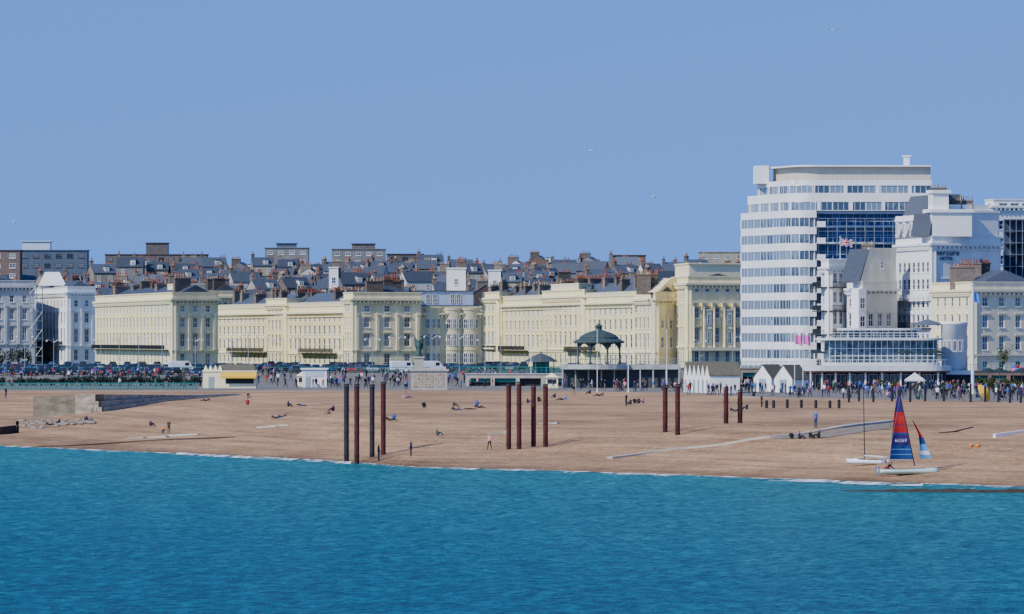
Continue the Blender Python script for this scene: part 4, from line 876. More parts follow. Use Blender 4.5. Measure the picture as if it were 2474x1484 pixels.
# ------------------------------------------------ people
def skinmesh(V,Ed,R,root=0):
    me=bpy.data.meshes.new('tmp');bm=bmesh.new();ly=bm.verts.layers.skin.verify();vs=[]
    for v,r in zip(V,R):
        b=bm.verts.new(v);b[ly].radius=r if isinstance(r,tuple) else (r,r);vs.append(b)
    vs[root][ly].use_root=True
    for a,b in Ed: bm.edges.new((vs[a],vs[b]))
    bm.to_mesh(me);bm.free();o=bpy.data.objects.new('tmp',me);COL.objects.link(o)
    m=o.modifiers.new('s','SKIN');m.use_smooth_shade=True;m2=o.modifiers.new('u','SUBSURF');m2.levels=1;m2.render_levels=1
    dg=bpy.context.evaluated_depsgraph_get();r=bpy.data.meshes.new_from_object(o.evaluated_get(dg));bpy.data.objects.remove(o);return r
def person_mesh(pose):
    J={}
    if pose=='stand':
        J=dict(pel=(0,0,.95),spi=(0,0,1.14),che=(0,0,1.34),nec=(0,.01,1.5),chi=(0,-.02,1.56),hea=(0,-.01,1.64),top=(0,0,1.70),
         shL=(-.18,0,1.42),elL=(-.24,.02,1.15),wrL=(-.24,-.08,.92),haL=(-.23,-.11,.84),shR=(.18,0,1.42),elR=(.25,.02,1.16),wrR=(.2,-.18,1.02),haR=(.14,-.24,1.04),
         hiL=(-.09,0,.88),knL=(-.11,-.02,.49),anL=(-.11,.03,.08),toL=(-.13,-.14,.035),hiR=(.09,0,.88),knR=(.12,-.03,.49),anR=(.13,.02,.08),toR=(.16,-.15,.035))
    elif pose=='walk':
        J=dict(pel=(0,0,.94),spi=(0,-.02,1.13),che=(0,-.04,1.33),nec=(0,-.04,1.49),chi=(0,-.08,1.55),hea=(0,-.07,1.63),top=(0,-.06,1.69),
         shL=(-.18,-.04,1.41),elL=(-.23,.12,1.17),wrL=(-.22,.12,.94),haL=(-.22,.1,.86),shR=(.18,-.04,1.41),elR=(.24,-.12,1.16),wrR=(.2,-.3,1.0),haR=(.19,-.37,.97),
         hiL=(-.09,0,.88),knL=(-.1,-.2,.53),anL=(-.1,-.28,.1),toL=(-.1,-.44,.06),hiR=(.09,0,.88),knR=(.1,.08,.49),anR=(.1,.36,.14),toR=(.1,.24,.035))
    elif pose=='sit':
        J=dict(pel=(0,.1,.13),spi=(0,.12,.32),che=(0,.07,.52),nec=(0,.03,.68),chi=(0,-.01,.73),hea=(0,-.01,.81),top=(0,0,.88),
         shL=(-.18,.05,.59),elL=(-.24,-.08,.36),wrL=(-.14,-.28,.42),haL=(-.07,-.34,.42),shR=(.18,.05,.59),elR=(.24,-.08,.36),wrR=(.14,-.28,.42),haR=(.07,-.34,.42),
         hiL=(-.1,.04,.12),knL=(-.13,-.35,.42),anL=(-.12,-.6,.07),toL=(-.12,-.76,.04),hiR=(.1,.04,.12),knR=(.14,-.33,.44),anR=(.12,-.55,.07),toR=(.12,-.71,.04))
    elif pose=='recline':
        J=dict(pel=(0,.1,.12),spi=(0,.28,.2),che=(0,.46,.32),nec=(0,.58,.46),chi=(0,.58,.52),hea=(0,.6,.6),top=(0,.62,.67),
         shL=(-.18,.52,.38),elL=(-.3,.62,.16),wrL=(-.3,.42,.05),haL=(-.3,.34,.04),shR=(.18,.52,.38),elR=(.3,.62,.16),wrR=(.3,.42,.05),haR=(.3,.34,.04),
         hiL=(-.09,.03,.11),knL=(-.1,-.38,.16),anL=(-.1,-.8,.06),toL=(-.12,-.86,.18),hiR=(.09,.03,.11),knR=(.1,-.3,.34),anR=(.1,-.6,.06),toR=(.1,-.76,.04))
    elif pose=='lie':
        J=dict(pel=(0,0,.12),spi=(0,.2,.12),che=(0,.4,.13),nec=(0,.56,.13),chi=(0,.62,.15),hea=(0,.7,.13),top=(0,.77,.12),
         shL=(-.18,.48,.12),elL=(-.3,.26,.07),wrL=(-.3,.02,.05),haL=(-.29,-.06,.04),shR=(.18,.48,.12),elR=(.34,.66,.08),wrR=(.16,.8,.1),haR=(.08,.82,.1),
         hiL=(-.09,-.06,.11),knL=(-.1,-.46,.14),anL=(-.11,-.86,.06),toL=(-.14,-.92,.18),hiR=(.09,-.06,.11),knR=(.1,-.46,.1),anR=(.11,-.87,.06),toR=(.14,-.92,.18))
    elif pose=='crouch':
        J=dict(pel=(0,.15,.45),spi=(0,.02,.6),che=(0,-.14,.76),nec=(0,-.25,.88),chi=(0,-.31,.91),hea=(0,-.32,.99),top=(0,-.31,1.06),
         shL=(-.18,-.18,.81),elL=(-.22,-.34,.6),wrL=(-.14,-.5,.5),haL=(-.1,-.57,.48),shR=(.18,-.18,.81),elR=(.22,-.34,.58),wrR=(.16,-.52,.46),haR=(.14,-.58,.43),
         hiL=(-.1,.1,.41),knL=(-.14,-.28,.48),anL=(-.13,-.05,.09),toL=(-.14,-.23,.04),hiR=(.1,.1,.41),knR=(.15,-.3,.42),anR=(.14,-.05,.09),toR=(.15,-.23,.04))
    Rr=dict(pel=(.15,.11),spi=(.135,.1),che=(.165,.115),nec=.052,chi=.07,hea=.098,top=.065,sh=.07,el=.047,wr=.032,ha=(.04,.022),hi=.095,kn=.062,an=.043,to=(.045,.032))
    names=list(J);idx={n:i for i,n in enumerate(names)};V=[J[n] for n in names];R=[Rr.get(n,Rr.get(n[:2])) for n in names]
    bones=[('pel','spi'),('spi','che'),('che','nec'),('nec','chi'),('chi','hea'),('hea','top')]
    for s_ in'LR': bones+=[('che','sh'+s_),('sh'+s_,'el'+s_),('el'+s_,'wr'+s_),('wr'+s_,'ha'+s_),('pel','hi'+s_),('hi'+s_,'kn'+s_),('kn'+s_,'an'+s_),('an'+s_,'to'+s_)]
    me=skinmesh(V,[(idx[a],idx[b]) for a,b in bones],R,idx['pel'])
    bm=bmesh.new();bm.from_mesh(me)
    up=(Vector(J['top'])-Vector(J['chi'])).normalized();fw=Vector((0,-1,0)) if pose!='lie' else Vector((0,0,1))
    hc=Vector(J['hea'])
    for f in bm.faces:
        c=f.calc_center_median();best=None
        for a,b in bones:
            A_=Vector(J[a]);B_=Vector(J[b]);t=max(0,min(1,(c-A_).dot(B_-A_)/(B_-A_).length_squared));dd=(c-A_.lerp(B_,t)).length
            if best is None or dd<best[0]: best=(dd,a,b)
        a,b=best[1],best[2]
        if b in('hea','top','chi'): m=1 if ((c-hc).dot(up)>.045 or ((c-hc).dot(fw)<-.01 and (c-hc).dot(up)>-.05)) else 0
        elif b[:2]=='ha': m=0
        elif b[:2]=='to': m=4
        elif b[:2] in('hi','kn','an'): m=3
        else: m=2
        f.material_index=m;f.smooth=True
    def wedge(p,dv,r,m=0,k=.5):
        dv=Vector(dv);s_=dv.orthogonal().normalized()*r;t_=dv.cross(s_).normalized()*r;p=Vector(p)
        a=[bm.verts.new(p+q) for q in(s_,t_,-s_,-t_)];b=[bm.verts.new(p+dv+q*k) for q in(s_,t_,-s_,-t_)]
        for i in range(4): f=bm.faces.new((a[i],a[(i+1)%4],b[(i+1)%4],b[i]));f.material_index=m
        f=bm.faces.new(b);f.material_index=m
    wedge(hc+fw*.085-up*.02,fw*.03-up*.012,.014)
    for sx in(-1,1): wedge(hc+Vector((sx*.09,0,0))-up*.02,Vector((sx*.02,0,0)),.022)
    for s_ in'LR':
        w0=Vector(J['wr'+s_]);h0_=Vector(J['ha'+s_]);dv=(h0_-w0).normalized();sd=dv.cross(Vector((1,0,.3))).normalized()
        for k,ln in enumerate((.07,.08,.075,.06)): wedge(h0_+sd*(k-1.5)*.02+dv*.01,dv*ln,.009)
        wedge(w0.lerp(h0_,.5)+sd*.03,(dv+sd).normalized()*.06,.011)
    mi=[f.material_index for f in bm.faces]
    bm.to_mesh(me);bm.free();return me,mi
SK=[mat('skin_a',(.50,.30,.22),.6,3,.05),mat('skin_b',(.35,.19,.12),.6,3,.05)]
HA=[mat('hair_dark',(.02,.014,.01),.7,9,.2),mat('hair_brown',(.10,.05,.025),.7,9,.2),mat('hair_fair',(.35,.24,.11),.7,9,.2)]
TOPC={'black':(.012,.012,.014),'navy':(.012,.02,.06),'dark grey':(.05,.05,.055),'red':(.40,.03,.03),'white':(.7,.7,.7),'blue':(.04,.12,.4),'pink':(.75,.25,.3),'green':(.04,.12,.06),'purple':(.12,.04,.2),'orange':(.7,.25,.06)}
TRC={'dark':(.015,.016,.02),'denim':(.03,.05,.11),'khaki':(.25,.2,.13)}
TM={k:mat('top_'+k.replace(' ','_'),v,.9,4,.15) for k,v in TOPC.items()};RM={k:mat('trousers_'+k,v,.9,4,.15) for k,v in TRC.items()};SH=mat('shoes',(.02,.02,.02),.7,3,.1)
PM={p:person_mesh(p) for p in('stand','walk','sit','recline','lie','crouch')};PV={}
rp_=random.Random(11)
wt=['black','black','navy','navy','dark grey','dark grey','black','navy','navy','white','blue','dark grey','green','purple','black','dark grey','red','pink','black','blue']
words={'stand':'standing','walk':'walking','sit':'sitting','recline':'reclining','lie':'lying down','crouch':'crouching'}
npeople=0
def person(px,py,pose,topc=None,rot=None,place='on the promenade',sc=None):
    global npeople
    topc=topc or rp_.choice(wt);tr=rp_.choice(['dark','dark','denim','denim','khaki']);k=(pose,topc,tr)
    if k not in PV:
        src,mi=PM[pose];me=src.copy();me.materials.clear()
        for m in(rp_.choice(SK+[SK[0]]*3),rp_.choice(HA),TM[topc],RM[tr],SH): me.materials.append(m)
        me.polygons.foreach_set('material_index',mi);me.update()
        PV[k]=me
    gp,s=ground(px,py);npeople+=1
    M=T(gp.x,gp.y,gp.z+(.0 if py<yc(px) else .03))@Matrix.Rotation(rp_.uniform(0,2*pi) if rot is None else rot,4,'Z')@Matrix.Scale(sc or rp_.uniform(.98,1.12),4)
    tw='shirt' if topc in('white','pink') else 'jacket'
    return new('person',PV[k],M,None,'person in %s %s and %s trousers %s %s'%(topc,tw,tr,words[pose],place) if pose!='lie' else 'person in %s top lying down %s'%(topc,place),'person','people along the seafront')
for a,b,y0,y1,n in((0,490,936,941,14),(620,990,928,941,40),(1080,1200,930,941,12),(1300,1500,932,943,28),(1480,1650,936,948,24),(1700,1930,948,959,36),(1930,2130,950,965,24),(2130,2474,955,970,58)):
    for i in range(n):
        x=rp_.uniform(a,b)
        person(x,rp_.uniform(y0,y1),rp_.choice(['stand','stand','walk','walk','walk','sit'] if a>1200 else ['stand','walk','walk']))
bp=[(993,1104,'stand','navy'),(915,1114,'stand','black'),(1183,1088,'walk','pink'),(1057,1054,'sit','green'),(408,1048,'stand','dark grey'),(364,1031,'sit','dark grey'),(392,1049,'crouch','orange'),(216,1018,'recline','black'),(208,1018,'sit','navy'),(143,1026,'sit','navy'),(122,1029,'recline','black'),(497,970,'recline','black'),(321,975,'recline','blue'),(333,976,'lie','pink'),(600,963,'sit','dark grey'),(598,979,'sit','red'),(668,1013,'recline','black'),(680,1010,'recline','dark grey'),(697,984,'sit','purple'),(735,982,'lie','dark grey'),(723,980,'lie','white'),(805,995,'sit','navy'),(793,1001,'lie','black'),(945,1018,'recline','black'),(952,1016,'sit','blue'),(983,963,'recline','pink'),(980,951,'stand','navy'),(1024,987,'sit','black'),(1097,985,'sit','dark grey'),(1103,993,'recline','black'),(1132,991,'lie','dark grey'),(1152,984,'sit','blue'),(1158,987,'recline','dark grey'),(1190,936,'stand','red'),(1275,976,'sit','navy'),(1302,972,'sit','black'),(1340,962,'sit','dark grey'),(1358,968,'recline','blue'),(1386,956,'walk','black'),(1425,953,'sit','navy'),(1447,958,'recline','black'),(1513,982,'stand','black'),(1523,979,'sit','dark grey'),(1533,977,'sit','black'),(1543,976,'sit','navy'),(1554,975,'sit','pink'),(1777,996,'recline','black'),(1804,991,'sit','dark grey'),(1840,985,'stand','dark grey'),(1912,1063,'sit','black'),(1932,1063,'sit','navy'),(1958,1062,'sit','black'),(1978,1060,'sit','dark grey'),(1971,1035,'stand','blue'),(42,1046,'stand','black'),(14,963,'stand','navy'),(1663,955,'stand','red'),(1712,955,'stand','navy'),(1942,960,'stand','dark grey')]
for px,py,po,c in bp: person(px,py,po,c,place='on the beach',rot=None if po!='recline' else rp_.choice([1.6,-1.5,1.2]))
person(2146,1146,'crouch','black',rot=1.6,place='beside the catamaran');person(2139,1147,'crouch','red',rot=1.4,place='beside the catamaran')
def crowd_mass():
    vs=[];fs=[];ms=[];mats=[];keys=[k for k in PV if k[0] in('stand','walk') and k[1] not in('orange','pink')]
    cache={}
    for k in keys:
        me=PV[k];a=np.empty(len(me.vertices)*3);me.vertices.foreach_get('co',a);cache[k]=(a.reshape(-1,3),[tuple(p.vertices) for p in me.polygons],[p.material_index for p in me.polygons],list(me.materials))
    off=0;mi={}
    for a,b,y0,y1,n in((0,490,909,922,60),(490,990,908,930,105),(1080,1300,910,928,44),(1380,1660,925,936,44),(1640,1930,935,949,58),(1930,2130,940,950,34),(2130,2474,938,955,90)):
        for i in range(n):
            px=rp_.uniform(a,b);py=rp_.uniform(y0,y1);k=rp_.choice(keys);co,pf,pm_,mt=cache[k];gp,s=ground(px,py);r=rp_.uniform(0,6.28);sc=rp_.uniform(.96,1.12)
            R=np.array([[cos(r),-sin(r),0],[sin(r),cos(r),0],[0,0,1]])*sc
            v=co@R.T+np.array([gp.x,gp.y-1200,gp.z]);vs.append(v)
            fs+=[tuple(q+off for q in p) for p in pf];off+=len(co)
            for q in pm_:
                m=mt[q]
                if m.name not in mi: mi[m.name]=len(mats);mats.append(m)
                ms.append(mi[m.name])
    me=bpy.data.meshes.new('crowd');me.from_pydata(np.concatenate(vs).tolist(),[],fs)
    for m in mats: me.materials.append(m)
    me.polygons.foreach_set('material_index',ms);me.update()
    new('crowd',me,T(0,1200,0),None,'dense distant crowd of people filling the promenade','crowd',kind='stuff')
crowd_mass()
# ------------------------------------------------ pier piles
def pile(px,py,top,r,m,lab):
    gp,s=ground(px,py);h=(py-top)/s
    if m=='w': gp=Vector((wx(px,F*H/(py-HY)),F*H/(py-HY),0));s=F/gp.y;h=(py-top)/s
    e=empty('iron_pile',(gp.x,gp.y,gp.z-1.5),lab,'pier pile','rusted iron piles of the ruined pier');h+=1.5;mb=MB()
    n=4;pr=[]
    for i in range(n):
        z=h*i/n;pr+=[(r,z),(r,z+h/n-.2),(r*1.12,z+h/n-.18),(r*1.12,z+h/n-.05),(r,z+h/n-.03)]
    mb.rev(pr,14);lpart('shaft',mb,[RUSTK if px in(837,899) else RUST],e,False);mb=MB();mb.rev([(r*1.12,h+.002),(r*1.12,h+.12),(r*.9,h+.2)],14);lpart('cap',mb,[RUSTK],e)
for px,py,tp in((837,1119,932),(862,1121,932),(899,1117,933),(926,1117,927)): pile(px,py,tp,.28,'w','tall dark rusted iron pier pile standing in surf')
for px,py,tp in((1229,1086,932),(1254,1086,927),(1289,1078,934),(1318,1079,932),(1607,1044,934),(1637,1049,932),(1754,1023,940),(1788,1021,946)): pile(px,py,tp,.27,'b','tall rust red iron pier pile on shingle')
def post(px,py,h,r=.16):
    gp,s=ground(px,py);e=empty('timber_post',(gp.x,gp.y,gp.z-.6),'short dark weathered post standing on the beach','post','weathered posts on the beach');mb=MB();mb.rev([(r,0),(r*.95,h/s+.5),(r*.7,h/s+.6)],8);lpart('shaft',mb,[RUSTK],e)
for px in(1852,1869,1902,1936,1971,2005,2027): post(px,986,20+rnd.uniform(-2,2),.2)
for px,py,h in((2051,973,42),(2075,970,30),(2110,972,26),(2155,970,34),(2171,972,30),(2199,972,44),(2235,970,42),(2280,970,32),(2345,972,45),(2380,972,40),(2412,972,44),(2440,974,40),(2466,974,38)): post(px,py,h,.17)
# ------------------------------------------------ groynes
def wallstrip(pts,tops,th,m,name,label,cat,cap=None,sink=1.0):
    o=pts[0];e=empty(name,tuple(o),label,cat);mb=MB();n=len(pts);vs=[];fs=[]
    for i,(p,zt) in enumerate(zip(pts,tops)):
        a=pts[max(0,i-1)];b=pts[min(n-1,i+1)];t=(b-a);t.z=0;t.normalize();nn=Vector((t.y,-t.x,0))
        for off,z in((0,p.z-sink),(0,zt),(-th,zt),(-th,p.z-sink)): q_=p+nn*off;vs.append((q_.x-o.x,q_.y-o.y,z-o.z))
    for i in range(n-1):
        for k in range(4): fs.append((i*4+k,i*4+(k+1)%4,(i+1)*4+(k+1)%4,(i+1)*4+k))
    fs+= [(0,1,2,3),((n-1)*4+3,(n-1)*4+2,(n-1)*4+1,(n-1)*4)]
    mb.add(vs,fs,[0 if (i%4)!=1 or cap is None else 1 for i in range(4*(n-1))]+[0,0]);lpart('wall',mb,[m,cap or m],e);return e
SWM=mat('seawall_sunlit_darkened',(.20,.17,.12),.95,.45,.6,.6,streak=2.5)  # darker copy of the concrete, tones down the sunlit end
SWM2=mat('seawall_shade_lightened',(.42,.36,.27),.95,.45,.6,.6,streak=2.5)  # lighter copy of the same concrete, brightens the flank lying in shade
ba=[(80,1008,958),(160,1003,955),(230,997,953)]
bb=[(230,997,953),(310,984,953),(400,970,954),(480,962,955),(575,955,951.5)]
for bl,mm_,lb in((ba,SWM,'weathered brown concrete sea wall end on shingle'),(bb,SWM2,'weathered grey brown concrete sea wall running inland')):
    base=[ground(px,py)[0] for px,py,_ in bl];topz=[wz(ty,b.y) for (px,py,ty),b in zip(bl,base)]
    wallstrip(base,topz,3.0,mm_,'sea_wall',lb,'sea wall',cap=CONCD,sink=2.5)
    for f0,outw in((.62,.55),(.3,1.1)):
        pts=[b+Vector((outw*.9,-outw*.5,0)) for b in base]
        wallstrip(pts,[b.z+(t_-b.z)*f0 for b,t_ in zip(base,topz)],.7,mm_,'sea_wall_step','stepped concrete course at foot of sea wall','sea wall',cap=CONCD,sink=2.5)
pp=[(1480,1108),(1760,1071),(2165,1018)];gpx=[1480+i*20 for i in range(35)]
def bz(px,py,dz=.05): return Vector(bp_(px,(ys(px)-py)/(ys(px)-yc(px))))+Vector((0,0,dz))
pts=[bz(px,float(np.interp(px,[p[0] for p in pp],[p[1] for p in pp])),0) for px in gpx];wallstrip(pts,[p.z+.2 for p in pts],1.0,CONC,'groyne','thin pale concrete groyne running down the shingle','groyne',sink=.6)
gx=list(range(1870,2166,20));rws=[]
for f_ in(0,.25,.5,.75,1): rws.append([bz(px,(1-f_)*float(np.interp(px,[1760,2165],[1073,1020]))+f_*float(np.interp(px,[1870,1990,2165],[1063,1058,1037])),.05) for px in gx])
grid(rws,[mat('grey_shading_wedge',(.235,.19,.145),.95,.8,.45,.5)],'groyne_shading',label='painted grey shading wedge on shingle beside groyne',cat='path')  # thin sheet that colours in the grey shading below the groyne
ga=[(90,1080),(160,1079),(240,1074),(330,1068),(420,1063),(560,1058)]
pts=[ground(*p)[0] for p in ga];wallstrip(pts,[p.z+.16 for p in pts],.5,WOOD,'groyne','low dark timber groyne half buried in shingle','groyne')
for dxy in((320,1060),(375,1057),(425,1052),(450,1051),(640,1032),(670,1029),(1200,1046),(1320,1024)):
    pts=[ground(dxy[0]-12-8,dxy[1]+1)[0],ground(dxy[0]+14,dxy[1]-1)[0],ground(dxy[0]+26,dxy[1]-1.5)[0]];wallstrip(pts,[p.z+.12 for p in pts],.6,CONC,'concrete_slab','pale concrete slab exposed in shingle','slab')
pts=[ground(-60,1052)[0],ground(0,1050)[0],ground(46,1045)[0]];wallstrip(pts,[p.z+1.0 for p in pts],.6,WOOD,'groyne','dark timber groyne planks at waterline','groyne')
def seaP(px,py): d=F*H/(py-HY);return Vector((wx(px,d),d,0))
gx=list(range(2030,2580,22));grn=random.Random(9)
pts=[seaP(px,1187.5+(px-2030)*.008) for px in gx];wallstrip(pts,[.08+.26*min(1,(px-2030)/200)*grn.uniform(.5,1.2) for px in gx],.4,WOOD,'groyne','low dark timber groyne awash in sea','groyne')
pts=[ground(2270,1048)[0],ground(2310,1044)[0],ground(2352,1034)[0]];wallstrip(pts,[p.z+.12 for p in pts],.25,WOOD,'driftwood_beam','long dark timber beam lying on shingle','timber',sink=.1)
pts=[ground(2405,1056)[0],ground(2440,1051)[0],ground(2500,1044)[0]];wallstrip(pts,[p.z+.3 for p in pts],.35,WHITE2,'white_spar','long white spar lying on the shingle','spar',sink=.1)
rk=random.Random(5)
for i in range(46):
    px=rk.uniform(52,225);py=1014+ rk.uniform(0,26)*(1-(px-52)/240)+2;gp,s=ground(px,py);me=bpy.data.meshes.new('boulder');bm=bmesh.new();bmesh.ops.create_icosphere(bm,subdivisions=2,radius=rk.uniform(.25,.55))
    for v in bm.verts: v.co*=rk.uniform(.8,1.15)
    bmesh.ops.scale(bm,vec=(1.3,1,.6),verts=bm.verts)
    bm.to_mesh(me);bm.free();me.materials.append(CONCD);new('boulder',me,T(gp.x,gp.y,gp.z+.05),None,'grey brown boulder below the sea wall','rock','boulders below the sea wall')
for px in(2346,2363):
    gp,s=ground(px,1083);mb=MB();mb.rev([(.02,-.22),(.14,-.18),(.22,0),(.19,.13),(.08,.2),(.04,.26)],14);e=empty('buoy',(gp.x,gp.y,gp.z+.26),'round orange buoy resting on shingle','buoy','orange buoys');lpart('float',mb,[ORANGE],e,True)
# ------------------------------------------------ catamarans
HULL=mat('hull_white',(.72,.78,.78),.3,1,.04,spec=.5);HULLT=mat('hull_turquoise',(.50,.70,.66),.3,1,.05,spec=.5)
def hullmb(L,m=0):
    mb=MB();sec=[]
    for i in range(15):
        t=i/14;x=-L/2+L*t;w_=.24*(1-abs(2*t-.85)**2.6*.62) if t<.97 else .03;w_=max(w_,.03);kz=.02+.32*max(0,t-.72)**1.4*2.2;tz=.40+.16*t*t
        sec.append([(x,-w_,tz),(x,-w_*.8,.2+kz*.5),(x,0,kz),(x,w_*.8,.2+kz*.5),(x,w_,tz),(x,0,tz+.05)])
    vs=[p for s_ in sec for p in s_];fs=[]
    for i in range(14):
        for k in range(6): fs.append((i*6+k,i*6+(k+1)%6,(i+1)*6+(k+1)%6,(i+1)*6+k))
    fs+=[tuple(range(6)),tuple(range(84,90))[::-1]];mb.add(vs,fs,m);return mb
def cata(px,py,L,label,rot=0,hm=HULL):
    gp,s=ground(px,py);e=empty('catamaran',tuple(gp),label,'sailing boat',rot=rot);h=hullmb(L).mesh('hull',[hm],True)
    for y in(-1.1,1.1): new('hull',h,wm(e)@T(0,y,.02),e)
    for x,z in((.7,.56),(-1.5,.5)): mb=MB();mb.tube((x,-1.15,z),(x,1.15,z),.06);lpart('crossbeam',mb,[METAL],e)
    mb=MB();mb.box(-1.45,.65,-1.0,1.0,.5,.52);lpart('trampoline',mb,[IRON],e)
    for y in(-1.1,1.1): mb=MB();mb.box(-L/2-.2,-L/2-.03,y-.03,y+.03,-.0,.85);lpart('rudder',mb,[METAL],e)
    return e,gp,s
e,gp,s=cata(2193,1146,5.7,'beached catamaran with red and blue striped sail',rot=radians(4),hm=HULLT)
def SP(px,py,y=0): return (( px-2193)/s,y,(1146-py)/s)
mb=MB();mb.tube(SP(2210,1126),SP(2173,948),.06,.045,8);lpart('mast',mb,[IRON],e)
mb=MB();mb.tube(SP(2150,1112),SP(2209,1114),.04);lpart('boom',mb,[METAL],e)
SC=[mat('sail_blue',(.018,.05,.18),.7,1,.06,spec=.1),mat('sail_white',(.60,.63,.68),.6,1,.06),mat('sail_red',(.36,.02,.022),.7,1,.06,spec=.1),mat('sail_indigo',(.035,.02,.12),.7,1,.06,spec=.1),mat('sail_scarlet',(.42,.03,.024),.7,1,.06,spec=.1),mat('sail_light_blue',(.10,.28,.55),.6,1,.06)]
def mainm(y):
    if y>1106:return 0
    if 1085<y<1086.2 or 1098<y<1099.2: return 5
    if y>1050: return 0 if y>1076 else 3
    if y>1046: return 0
    if y>1040:return 2
    if 1026<y<1027:return 3
    if y>1005:return 2 if y>1018 else 4
    if y>996: return 2
    if 978<y<980: return 0
    return 3
mb=MB();vs=[];fs=[];ms=[];yy=np.linspace(955,1110,100);NXS=8
for y in yy:
    xl=np.interp(y,[955,975,1000,1050,1110],[2169,2165,2161,2156,2150]);xr=np.interp(y,[955,1110],[2174,2208])
    for i in range(NXS+1):
        u=i/NXS;vs.append(SP(xl+(xr-xl)*u,y,.35*sin(u*pi)*((y-955)/155)**.6+ .25*(1-u)))
for j in range(99):
    for i in range(NXS): fs.append((j*(NXS+1)+i,j*(NXS+1)+i+1,(j+1)*(NXS+1)+i+1,(j+1)*(NXS+1)+i));ms.append(mainm((yy[j]+yy[j+1])/2))
mb.add(vs,fs,ms);sl_=lpart('sail',mb,SC,e,True)
text('66269',.44,wm(e)@T(*SP(2176,1068,-.05)),sl_,SC[1],'sail_number',.01,0)
mb=MB();vs=[];fs=[];ms=[];yy=np.linspace(1017,1108,40)
for y in yy:
    xr=np.interp(y,[1017,1060,1108],[2206,2232,2251]);xl=np.interp(y,[1017,1050,1080,1104,1108],[2204,2219,2222,2221,2224])
    for i in range(5): u=i/4;vs.append(SP(xl+(xr-xl)*u,y,.2*sin(u*pi)-.1))
for j in range(39):
    y=yy[j]
    for i in range(4): fs.append((j*5+i,j*5+i+1,(j+1)*5+i+1,(j+1)*5+i));ms.append(2 if y<1056 else 0 if y<1072 else 5 if y<1088 else 1 if y<1098 else 5)
mb.add(vs,fs,ms);lpart('jib',mb,SC,e,True)
mb=MB();mb.tube(SP(2196,1062),SP(2258,1128),.015,n=4);lpart('forestay',mb,[METAL],e);mb=MB();mb.tube(SP(2174,960),(-2.2,-1.0,.6),.012,n=4);lpart('shroud',mb,[METAL],e)
e,gp,s=cata(2097,1123,3.8,'beached white catamaran with bare mast',rot=radians(160))
mb=MB();mb.tube((.35,0,.6),(.47,0,(1123-935)/s),.055,.04,8);lpart('mast',mb,[IRON],e)
for q_ in((-1.6,1,.6),(1.8,0,.6)): mb=MB();mb.tube((.4,0,7),q_,.012,n=4);lpart('shroud',mb,[METAL],e)
mb=MB();mb.tube((-1.9,0,.75),(.4,0,.9),.1,.08);lpart('furled_sail',mb,[FW],e)
for px,py,d in((1425,364,500),(1581,475,600),(2009,73,500),(1541,590,700),(1700,612,900),(36,536,700)):
    e=new('seagull',None,T(wx(px,d),d,wz(py,d))@Matrix.Rotation(px*1.7,4,'Z'),None,'white seagull gliding with wings spread','bird','gulls in the sky');mb=MB()
    mb.rev([(.005,-.22),(.05,-.12),(.07,0),(.05,.12),(.035,.16),(.04,.2),(.01,.27)],8,0,Matrix.Rotation(pi/2,4,'X'));lpart('body',mb,[FW],e,True)
    for sg in(-1,1): mb=MB();mb.add([(0,-.08,.03),(0,.08,.03),(sg*.3,.07,.12),(sg*.3,-.06,.12),(sg*.65,.0,.04),(sg*.65,.03,.04)],[(0,1,2,3),(3,2,5,4)]);lpart('wing',mb,[POLEW],e)
# ------------------------------------------------ town houses on the rise
hp=[]
def proto(kind,wmat,rmat,w_,dp,h,rh):
    e=new('town_house',None,T(0,0,0),None,'','house','houses on the rise behind seafront');mb=MB()
    mb.box(-w_/2,w_/2,-dp/2,dp/2,-4,h)
    for sx in(-1,1):
        x=sx*w_/2;mb.add([(x,-dp/2,h),(x,dp/2,h),(x,0,h+rh-.02),(x-sx*.25,-dp/2,h),(x-sx*.25,dp/2,h),(x-sx*.25,0,h+rh-.02)],[(0,1,2),(5,4,3),(0,2,5,3),(1,4,5,2)])
    lpart('wall',mb,[wmat],e);mb=MB();t=.15
    for sy in(-1,1):
        y=sy*(dp/2+.3);zb_=h-.3*rh/(dp/2);mb.add([(-w_/2-.1,0,h+rh+.01),(w_/2+.1,0,h+rh+.01),(w_/2+.1,y,zb_),(-w_/2-.1,y,zb_),(-w_/2-.1,0,h+rh+t),(w_/2+.1,0,h+rh+t),(w_/2+.1,y,zb_+t),(-w_/2-.1,y,zb_+t)],[(0,1,2,3),(7,6,5,4),(0,4,5,1),(1,5,6,2),(2,6,7,3),(3,7,4,0)])
    lpart('roof',mb,[rmat],e)
    if kind==1:
        x=w_*.12
        mb=MB();mb.box(x-.8,x+.8,-dp/2+.6,-.6,h-.1,h+rh*.72);mb.box(x-.95,x+.95,-dp/2+.4,-.4,h+rh*.72,h+rh*.8,1);dm=lpart('dormer',mb,[HW[2],SLATE2],e);new('window',winmesh(1.1,1.1,dep=-.1,sill=False),T(x,-dp/2+.58,h+.5),dm)
    for z in(h-2.6,h-5.6):
        for x in(-w_*.25,w_*.25): new('window',winmesh(1.1,1.7,dep=-.09),T(x,-dp/2,z),e)
    chimney(e,None,0,random.choice([2.2,3.0,3.6]),1.3,random.choice([5,6,7]),M0=T(-w_/2+.5,.9,h+rh-.3)@Matrix.Rotation(pi/2,4,'Z'))
    chimney(e,None,0,2.0,1.1,4,M0=T(w_*.1 if kind==0 else w_*.4,dp*.3,h+rh*.6))
    return e
labs=['rendered town house with slate roof and chimney pots','grey terraced house with dormers and slate roof','pale rendered house with slate roof and tall chimneys','brick terraced house with slate roof and chimney stacks']
